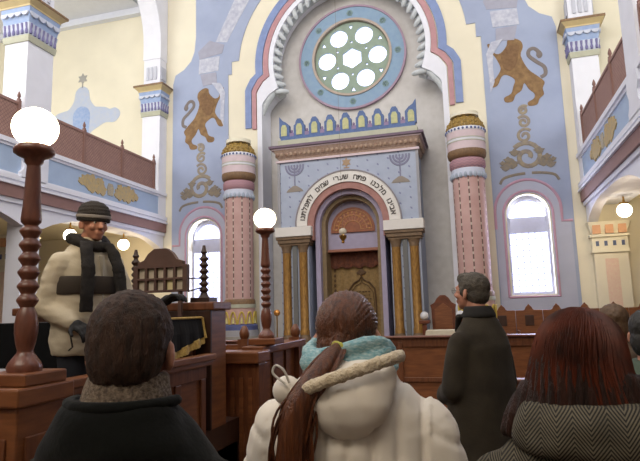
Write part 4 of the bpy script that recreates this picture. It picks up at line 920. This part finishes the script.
def sleeve(mb, S, E, Wr, r=(.085, .07, .062, .052)): mb.cap(S, E, r[0], r[1], 18); mb.cap(E, Wr, r[2]+.006, r[3], 18); return mb

# --- guide on the platform, in knit cap and beige jacket
P = person('man in dark knit cap, beige jacket and long dark scarf standing on the platform', -2.4, 3.02, .7, rad(-110))
HM = headmat(Vector((0, .05, 1.545)), rad(-6), rad(-8))
armsG = [((-.175, 0, 1.29), (-.21, .1, 1.04), (-.3, .33, 1.0)), ((.175, -.01, 1.28), (.235, -.07, 1.02), (.17, .13, .92))]
bo = body_of(P, 1.7, HM, armsG, hands=(0, 0)); eyes(HM, bo)
jk = mat('beige_jacket', '#cabfa8', .75, col2='#b9ae96', nscale=6, bump=.15, bscale=70)
dkb = mat('jacket_dark_band', '#3c332b', .8, amt=.2)
j = MB().loft([(0, -.01, .72, .2, .165), (0, -.01, .8, .215, .18), (0, 0, .95, .215, .175), (0, 0, 1.15, .21, .165), (0, -.01, 1.26, .205, .155), (0, -.015, 1.34, .17, .13), (0, -.02, 1.4, .115, .1), (0, -.01, 1.45, .085, .085)], 32)
sleeve(j, *armsG[0], r=(.078, .072, .062, .052)); sleeve(j, *armsG[1], r=(.08, .075, .066, .054))
jo = blob(j, 'jacket', jk, P, .012, 4, lambda p, n: .009*noise.noise(p*9)+.005*noise.noise(Vector((p.x*14, p.y*14, p.z*34))))
bd_ = MB().loft([(0, 0, 1.09, .222, .178), (0, 0, 1.1, .227, .183), (0, 0, 1.19, .226, .176), (0, 0, 1.2, .222, .172)], 32)
pmesh(bd_, 'chest_band', dkb, jo)
pmesh(MB().box(-.003, .003, .1, .172, .8, 1.33), 'zipper', mat('zipper_metal', '#c9c6c0', .4, metal=.5), jo)
pmesh(MB().tube([(.2, .17, .9), (.21, .18, .85), (.2, .19, .78), (.22, .18, .76)], .005, 6), 'cord', mat('cord_dark', '#2b2622', .8), jo)
gm = mat('black_glove', '#17171a', .8)
for i, (u, dd, wr) in enumerate((((0, 0, 1), (-.3, 1, .5), (-.31, .36, 1.03)), ((.3, 0, 1), (-.1, 1, -.35), (.17, .14, .915)))):
    g = hand_mb(wr, dd, u, 1 if i == 0 else -1, .7, 1.15); blob(g, 'glove', gm, P, .006, 2)
# the sleeve and glove that reach to the board
tr_ = mat('dark_trousers', '#1c1f28', .8); trousers(P, .95, tr_); shoes(P, .95)
hatm = mat('dark_knit_wool', '#2f2a26', .9, col2='#241f1c', nscale=60, bump=.5, bscale=150)
hb = MB().ell((0, -.012, .052), (.094, .112, .094), 26, 16).loft([(0, -.01, .01, .093, .11), (0, -.01, .02, .1, .116), (0, -.01, .065, .098, .115), (0, -.01, .08, .09, .108)], 32)
# cut the lower half of the cap away
hb2 = MB(); hb2.loft([(0, -.012, .012+.0, .097, .113), (0, -.012, .03, .1, .117), (0, -.012, .062, .099, .116), (0, -.014, .09, .093, .108), (0, -.016, .118, .078, .09), (0, -.018, .138, .052, .06), (0, -.018, .148, .02, .025)], 34).xf(HM)
ho = blob(hb2, 'knit_cap', hatm, P, .006, 2, lambda p, n: .0015*math.sin(p.z*260))
pmesh(MB().loft([(0, -.012, .035, .103, .12), (0, -.012, .04, .1045, .1215), (0, -.012, .05, .1045, .1215), (0, -.012, .055, .102, .119)], 34).xf(HM), 'cap_stripe', mat('grey_stripe_wool', '#8d8782', .9), ho)
scm = mat('dark_scarf', '#26221f', .9, col2='#1b1817', nscale=40, bump=.4, bscale=120)
sc = MB()
for k_ in range(16):
    a0 = 2*PI*k_/16; a1 = 2*PI*(k_+1)/16
    sc.cap((.1*math.cos(a0), -.01+.105*math.sin(a0), 1.448-.012*math.sin(a0)-.05*max(0, math.sin(a0))), (.1*math.cos(a1), -.01+.105*math.sin(a1), 1.448-.012*math.sin(a1)-.05*max(0, math.sin(a1))), .038, .038, 10)
for q, zb in ((-.085, .82), (.095, .98)):
    sc.loft([(q*1.35, .195, zb, .045, .016), (q*1.3, .2, 1.1, .045, .018), (q*1.15, .178, 1.26, .045, .022), (q, .13, 1.37, .042, .03), (q*.8, .09, 1.42, .038, .03)], 16)
blob(sc, 'scarf', scm, P, .008, 3, folds(.004, 30))

# --- man with short dark hair, seen from behind, near left
hair_dk = mat('short_dark_hair', '#4a3020', .7, col2='#24160c', nscale=26, stretch=(3, 3, .5), bump=.7, bscale=160)
P = person('man with short dark hair and tweed collar in black coat, seen from behind, left', -.702, 1.03, 0, rad(6))
HM = headmat(Vector((0, .0, 1.58)), rad(10), rad(-4), rad(2))
arm0 = [((-.18, -.01, 1.3), (-.22, -.02, 1.02), (-.17, .14, .92)), ((.18, -.01, 1.3), (.22, -.02, 1.02), (.17, .14, .92))]
bo = body_of(P, 1.7, HM, arm0); eyes(HM, bo)
h = MB().ell((0, -.02, .034), (.083, .1, .089), 28, 18).loft([(0, -.043, -.068, .058, .058), (0, -.044, -.045, .069, .068), (0, -.04, -.02, .0755, .079), (0, -.03, .02, .081, .092), (0, -.022, .045, .082, .095)], 30).ell((0, .03, .072), (.06, .06, .05), 18, 12)
blob(h.xf(HM), 'hair', hair_dk, P, .006, 3, lambda p, n: .0035*noise.noise(Vector((p.x*120, p.y*120, p.z*35)))+.002*noise.noise(p*200))
cl_bl = mat('black_green_coat', '#10120f', .95, col2='#0b0c0a', nscale=12, spec=.2, sheen=.05, bump=.2, bscale=80)
co = MB().loft([(0, 0, .55, .24, .19), (0, 0, .9, .22, .17), (0, 0, 1.15, .2, .16), (0, -.01, 1.29, .21, .15), (0, -.02, 1.37, .19, .13), (0, -.025, 1.43, .145, .105), (0, -.02, 1.47, .1, .085)], 32)
for a in arm0: sleeve(co, *a, r=(.07, .07, .065, .058))
co.loft([(0, -.055, 1.375, .17, .09), (0, -.06, 1.405, .158, .092), (0, -.055, 1.445, .132, .092), (0, -.05, 1.476, .114, .09), (0, -.045, 1.488, .1, .08)], 28)   # hood lying on the back
blob(co, 'coat', cl_bl, P, .01, 4, folds(.006, 9))
hoodr = MB()
for k_ in range(12):
    a0 = PI*.98+PI*1.04*k_/12; a1 = PI*.98+PI*1.04*(k_+1)/12
    hoodr.cap((.108*math.cos(a0), -.03+.095*math.sin(a0), 1.482), (.108*math.cos(a1), -.03+.095*math.sin(a1), 1.482), .013, .013, 10)
blob(hoodr, 'hood_rim', cl_bl, P, .007, 2)
tw = mat('tweed_collar', '#8d7c6a', .95, col2='#4e4238', nscale=130, bump=.6, bscale=180)
kc = MB().loft([(0, -.02, 1.465, .088, .09), (0, -.02, 1.48, .09, .092), (0, -.018, 1.505, .084, .088), (0, -.015, 1.528, .08, .084), (0, -.015, 1.533, .075, .078)], 32)
blob(kc, 'tweed_scarf', tw, P, .006, 2, folds(.002, 40))
trousers(P, .97, mat('dark_jeans', '#23262e', .8)); shoes(P, .97)

# --- woman with a long ponytail and a quilted cream coat, seen from behind
P = person('woman with long brown ponytail in cream quilted coat, seen from behind', -.33, 1.43, 0, rad(2))
HM = headmat(Vector((-.006, .02, 1.578)), rad(-3), rad(0), rad(1))
bo = body_of(P, 1.68, HM, arm0, w=.95); eyes(HM, bo)
hair_br = mat('long_brown_hair', '#74401f', .38, col2='#42200f', nscale=30, stretch=(4, 4, .25), bump=.6, bscale=120, spec=.7)
h = MB().ell((0, -.018, .034), (.08, .098, .088), 28, 18).ell((0, -.045, -.02), (.072, .07, .06), 24, 14).ell((0, .03, .07), (.056, .06, .05), 18, 12)
h.cap((.0, -.095, .0), (0, -.115, -.015), .03, .018, 14)
tie = HM @ Vector((.004, -.125, -.018))
def combed(p, n):                                      # shallow grooves running towards the tie
    d = p-tie; a = math.atan2(d.x, d.z); return .0018*math.sin(a*60+4*noise.noise(p*10))+.002*noise.noise(Vector((a*14, d.length*6, 0)))
blob(h.xf(HM), 'hair', hair_br, P, .0055, 3, combed)
pt = [tie+Vector((0, -.005, 0)), Vector((-.022, -.15, 1.535)), Vector((-.05, -.185, 1.49)), Vector((-.085, -.2, 1.43)), Vector((-.1, -.2, 1.35)), Vector((-.112, -.195, 1.26)), Vector((-.135, -.17, 1.16)), Vector((-.14, -.16, 1.1))]
pt = smooth_path(pt, 4); n_ = len(pt)
ponymb = MB(); random.seed(2)
prr = [.014+.021*math.sin(min(1, i/(n_-1)*1.25)*PI*.62) for i in range(n_)]; prr[-1] = .006; prr[-2] = .014
ponymb.tube(pt, prr, 14)
for k_ in range(46):                                   # loose strands around the tail
    a = random.uniform(0, 2*PI); rr = random.uniform(.75, 1.12); sp = []
    e = random.uniform(.8, 1.0); ph = random.uniform(0, 6)
    m_ = int(n_*e)
    for i in range(m_):
        q = prr[i]*rr*(1+.25*math.sin(i*.5+ph)); sp.append(pt[i]+Vector((math.cos(a+i*.03)*q*1.15, math.sin(a+i*.03)*q*.6, 0)))
    ponymb.tube(sp, [.0032]*(m_-2)+[.003, .001], 5)
po = pmesh(ponymb, 'ponytail', hair_br, P)
th = MB()
for k_ in range(10):
    a0 = 2*PI*k_/10; a1 = 2*PI*(k_+1)/10; c_ = tie+Vector((0, -.006, -.002))
    th.cap(c_+Vector((.014*math.cos(a0), -.006*math.cos(a0), .014*math.sin(a0))), c_+Vector((.014*math.cos(a1), -.006*math.cos(a1), .014*math.sin(a1))), .006, .006, 8)
blob(th, 'hair_tie', mat('yellow_green_band', '#b6b24e', .7), P, .004, 1, folds(.002, 90))
cream_c = mat('cream_quilted_coat', '#eae2d4', .65, col2='#e2d8c8', nscale=5, sheen=.2)
sl = [((-.175, -.01, 1.345), (-.245, -.03, 1.07), (-.19, .14, .93)), ((.175, -.01, 1.345), (.245, -.03, 1.07), (.19, .14, .93))]
co = MB().loft([(0, 0, .6, .25, .2), (0, 0, .9, .24, .19), (0, 0, 1.1, .235, .18), (0, 0, 1.22, .225, .17), (0, -.01, 1.33, .22, .15), (0, -.02, 1.41, .19, .128), (0, -.02, 1.455, .145, .11), (0, -.02, 1.495, .105, .09)], 40)
for a in sl: sleeve(co, *a, r=(.085, .085, .078, .064))
def quilt(p, n):
    if abs(p.x) < .2 and p.y < .02: u = ((p.x+.01)/.055) % 1-.5; return .009-.011*math.exp(-(u/.16)**2)+.004*noise.noise(Vector((p.x*14, p.y*10, p.z*40)))
    u = ((p.z+p.x*.6)/.09) % 1-.5; return .004-.005*math.exp(-(u/.12)**2)+.003*noise.noise(p*22)
cob = blob(co, 'quilted_coat', cream_c, P, .008, 3, quilt)
hd_ = MB().loft([(0.02, -0.15, 1.363, 0.02, 0.02), (0.018, -0.155, 1.378, 0.05, 0.03), (0.016, -0.16, 1.403, 0.085, 0.042), (0.014, -0.155, 1.438, 0.108, 0.055), (0.014, -0.14, 1.473, 0.112, 0.06), (0.022, -0.12, 1.503, 0.108, 0.05), (0.032, -0.1, 1.528, 0.09, 0.035)], 34)
hob = blob(hd_, 'hood', cream_c, P, .008, 4, lambda p, n: .006*noise.noise(p*16)+.005*abs(math.sin(p.x*45+p.z*20))**.7)
fur = mat('cream_fur_trim', '#ead9bc', .9, col2='#d2bf9e', nscale=50, sheen=.4, bump=.8, bscale=220)
fb = MB(); fp = smooth_path([(0.136, -0.07, 1.536), (0.131, -0.14, 1.538), (0.086, -0.19, 1.526), (0.026, -0.21, 1.508), (-0.034, -0.215, 1.488), (-0.074, -0.2, 1.471), (-0.099, -0.17, 1.461)], 5)
for i in range(len(fp)-1): fb.cap(fp[i], fp[i+1], .015, .015, 10)
random.seed(8)
blob(fb, 'fur_trim', fur, P, .005, 1, lambda p, n: .003*noise.noise(p*110)+.002*noise.noise(p*240))
teal = mat('teal_scarf', '#5f9aa8', .85, col2='#b4cccc', nscale=75, stretch=(1, 1, 3), bump=.4, bscale=120)
ts = MB()
for j, (rr, zz) in enumerate(((.115, 1.51), (.107, 1.535), (.1, 1.556))):
    for k_ in range(18):
        a0 = 2*PI*k_/18; a1 = 2*PI*(k_+1)/18
        ts.cap((rr*math.cos(a0)*.98, -.015+rr*.92*math.sin(a0), zz+.014*math.sin(a0*2+j*1.5)), (rr*math.cos(a1)*.98, -.015+rr*.92*math.sin(a1), zz+.014*math.sin(a1*2+j*1.5)), .017, .017, 8)
blob(ts, 'teal_scarf', teal, P, .006, 2, folds(.003, 40))
pmesh(MB().tube(smooth_path([(-.125, -.13, 1.48), (-.135, -.14, 1.51), (-.155, -.14, 1.522), (-.162, -.14, 1.503), (-.13, -.14, 1.478)], 5), .003, 6), 'cord_loop', mat('white_cord', '#d6d0c6', .7), cob)
pmesh(MB().ell((-.14, -.1, 1.458), (.036, .035, .036)), 'hood_end', cream_c, cob)
trousers(P, .95, mat('blue_jeans', '#303a52', .8)); shoes(P, .95)

# --- man in long dark coat looking towards the ark, right of centre
P = person('man with grey hair in long dark coat, turned left, hands joined in front', -.015, 3.55, 0, rad(52))
HM = headmat(Vector((0, .035, 1.735)), rad(6), rad(4))
armm = [((-.165, 0, 1.43), (-.22, .02, 1.18), (-.06, .24, 1.1)), ((.165, 0, 1.43), (.22, .0, 1.18), (.08, .24, 1.1))]
bo = body_of(P, 1.88, HM, armm, hands=(1, 1), curl=.8, hd=((1, .35, -.1), (-1, .35, -.1)), up=((.0, 1, .3), (0, 1, .3))); eyes(HM, bo)
hgm = mat('grey_hair', '#5f584e', .75, col2='#3a352f', nscale=40, bump=.7, bscale=150)
h = MB().ell((0, -.022, .038), (.084, .1, .088), 26, 16).ell((0, -.045, -.012), (.077, .072, .072), 22, 14).ell((0, .035, .082), (.058, .055, .04), 18, 10)
for q in (-1, 1): h.ell((q*.066, .01, .01), (.018, .03, .04), 12, 8)
blob(h.xf(HM), 'hair', hgm, P, .0065, 2, lambda p, n: .004*noise.noise(p*90)+.002*noise.noise(p*190))
gl = MB()
for q in (-1, 1): gl.tube([(q*.033+.019*math.cos(a), .105, .006+.015*math.sin(a)) for a in [2*PI*i/14 for i in range(15)]], .0018, 5).tube([(q*.054, .103, .008), (q*.08, .0, .008)], .0018, 5)
gl.tube([(-.014, .107, .01), (.014, .107, .01)], .0018, 5)
pmesh(gl.xf(HM), 'glasses', mat('glasses_metal', '#8c8880', .3, metal=.8), P)
coatm = mat('dark_wool_coat', '#3c362c', .95, col2='#302b24', nscale=8, spec=.2, sheen=.05, bump=.15, bscale=90)
co = MB().loft([(0, 0, .5, .27, .215), (0, 0, .8, .255, .2), (0, 0, 1.05, .24, .18), (0, 0, 1.25, .215, .17), (0, -.005, 1.4, .205, .155), (0, -.015, 1.49, .175, .13), (0, -.02, 1.56, .12, .1), (0, -.01, 1.61, .085, .085)], 36)
for a in armm: sleeve(co, *a, r=(.078, .078, .072, .058))
cob = blob(co, 'coat', coatm, P, .011, 4, lambda p, n: .009*noise.noise(p*7)+.008*noise.noise(Vector((p.x*9, p.y*9, p.z*2))))
cl_ = MB().loft([(0, -.012, 1.58, .105, .1), (0, -.014, 1.6, .1, .098), (0, -.008, 1.645, .082, .083), (0, -.008, 1.65, .075, .076)], 30)
for q in (-1, 1): cl_.cap((q*.045, .125, 1.5), (q*.075, .08, 1.585), .016, .022, 10)
blob(cl_, 'collar', mat('black_collar', '#1d1a18', .9), P, .008, 3)
trousers(P, 1.05, mat('black_trousers', '#191818', .8)); shoes(P, 1.05)

# --- woman with long auburn hair and herringbone coat, near right
P = person('woman with long auburn hair and grey herringbone coat, seen from behind', .195, 1.25, 0, rad(-8))
HM = headmat(Vector((-.005, .02, 1.515)), rad(-8), rad(-6), rad(6))
arr = [((-.17, -.01, 1.275), (-.22, -.02, 1.0), (-.18, .14, .9)), ((.17, -.01, 1.275), (.22, -.02, 1.0), (.18, .14, .9))]
bo = body_of(P, 1.64, HM, arr, w=.95); eyes(HM, bo)
aub = mat('auburn_hair', '#3a1d12', .5, col2='#1b0f0a', nscale=26, stretch=(4, 4, .2), bump=.7, bscale=130, spec=.4)
h = MB().ell((0, -.02, .036), (.08, .1, .084), 28, 18)
h.loft([(.01, -.045, -.13, .12, .075), (.008, -.045, -.09, .112, .08), (.004, -.04, -.04, .1, .086), (0, -.03, .01, .09, .094), (0, -.02, .05, .078, .088)], 30)
h.loft([(-.115, -.04, -.15, .03, .03), (-.1, -.03, -.1, .035, .05), (-.08, -.02, -.04, .03, .06)], 16)
h.loft([(.17, -.03, -.21, .02, .02), (.145, -.03, -.15, .035, .035), (.12, -.03, -.08, .04, .05), (.09, -.02, -.0, .03, .06)], 16)
crown = Vector((0, 0, .13))
hm = blob(h.xf(HM), 'hair', aub, P, .006, 3, lambda p, n: .0035*math.sin(math.atan2(p.x, -(p.y)+.02)*46+5*noise.noise(Vector((p.x*5, p.y*5, p.z*5))))+.003*noise.noise(Vector((p.x*60, p.y*60, p.z*6))))
smb = MB(); random.seed(12)
for k_ in range(150):                                  # long strands falling from the parting
    a = random.uniform(-PI*1.02, .02*PI); cs, sn = math.cos(a), math.sin(a)
    L_ = random.uniform(.75, 1.05); pth = []
    for i in range(13):
        t_ = i/12*L_
        if t_ < .45: u = t_/.45*PI/2; x, y, z = .084*cs*math.sin(u), -.02+.104*sn*math.sin(u), .036+.087*math.cos(u)
        else: u = (t_-.45)/.55; fl = 1+.5*u; x, y, z = .086*cs*fl+(.05*u*u if cs > .3 else .008*u), -.02+.106*sn*(1-.12*u), .036-.2*u
        x += .003*math.sin(i*.9+k_); pth.append((x, y, z))
    smb.tube(pth, [.003]*11+[.002, .0008], 4)
pmesh(smb.xf(HM), 'hair_strands', mat('auburn_strands', '#642b16', .55, col2='#28120a', nscale=14, spec=.3), hm)['kind'] = 'stuff'
hrm = mat('herringbone_tweed', '#6a6250', .95, col2='#544d3e', nscale=20, bump=.2, bscale=120,
          pat=lambda x, y, z, a: [((z*125+((x*18).fr()-.5).ab()*9).fr().lt(.5), '#1d1a14')])
co = MB().loft([(0, 0, .5, .25, .2), (0, 0, .85, .235, .185), (0, 0, 1.1, .23, .175), (0, -.01, 1.24, .215, .16), (0, -.02, 1.32, .195, .135), (0, -.02, 1.38, .15, .11), (0, -.01, 1.43, .11, .1)], 36)
for a in arr: sleeve(co, *a, r=(.075, .075, .07, .06))
cob = blob(co, 'herringbone_coat', hrm, P, .01, 4, folds(.006, 8))
kc = MB().loft([(0.02, -0.04, 1.37, 0.16, 0.12), (0.02, -0.045, 1.39, 0.165, 0.125), (0.02, -0.045, 1.42, 0.16, 0.125), (0.02, -0.04, 1.445, 0.148, 0.12), (0.02, -0.035, 1.46, 0.135, 0.11), (0.02, -0.03, 1.465, 0.12, 0.1)], 36)
blob(kc, 'wide_collar', hrm, cob, .008, 3, folds(.006, 14))
trousers(P, .92, mat('black_leggings', '#1f1e22', .8)); shoes(P, .92)

# --- two more visitors glimpsed at the right edge, in front of the wall seats
def visitor(label, x, y, H, yaw, hc, hc2, cc):
    k = H/1.75; P = person(label, x, y, 0, yaw); HM = headmat(Vector((0, .02, 1.625*k)), 0)
    A = [((-.2*k, 0, 1.42*k), (-.25, 0, 1.12*k), (-.18, .15, 1.0*k)), ((.2*k, 0, 1.42*k), (.25, 0, 1.12*k), (.18, .15, 1.0*k))]
    bo = body_of(P, H, HM, A); eyes(HM, bo)
    h = MB().ell((0, -.022, .038), (.086, .102, .09), 24, 14).ell((0, -.05, -.03), (.085, .07, .09), 22, 14)
    blob(h.xf(HM), 'hair', mat('visitor_hair', hc, .6, col2=hc2, nscale=40, bump=.5), P, .007, 2, folds(.003, 50))
    co = MB().loft([(0, 0, .55, .25, .2), (0, 0, 1.0, .23, .18), (0, 0, 1.3*k, .225, .16), (0, -.015, 1.42*k, .19, .13), (0, -.01, 1.5*k, .09, .085)], 30)
    for a in A: sleeve(co, *a)
    blob(co, 'coat', mat('visitor_coat', cc, .9, amt=.2), P, .014, 3, folds(.008, 8)); trousers(P, k, mat('visitor_trousers', '#23222a', .8)); shoes(P, k)
visitor('person with light brown hair glimpsed behind the auburn haired woman', 0.86, 4.15, 1.63, rad(25), '#6a5038', '#4a3624', '#5a4a3c')
visitor('person with dark hair glimpsed at the right edge of the picture', 0.79, 3.1, 1.6, rad(-12), '#2c2a26', '#1c1b1a', '#4c5a4c')
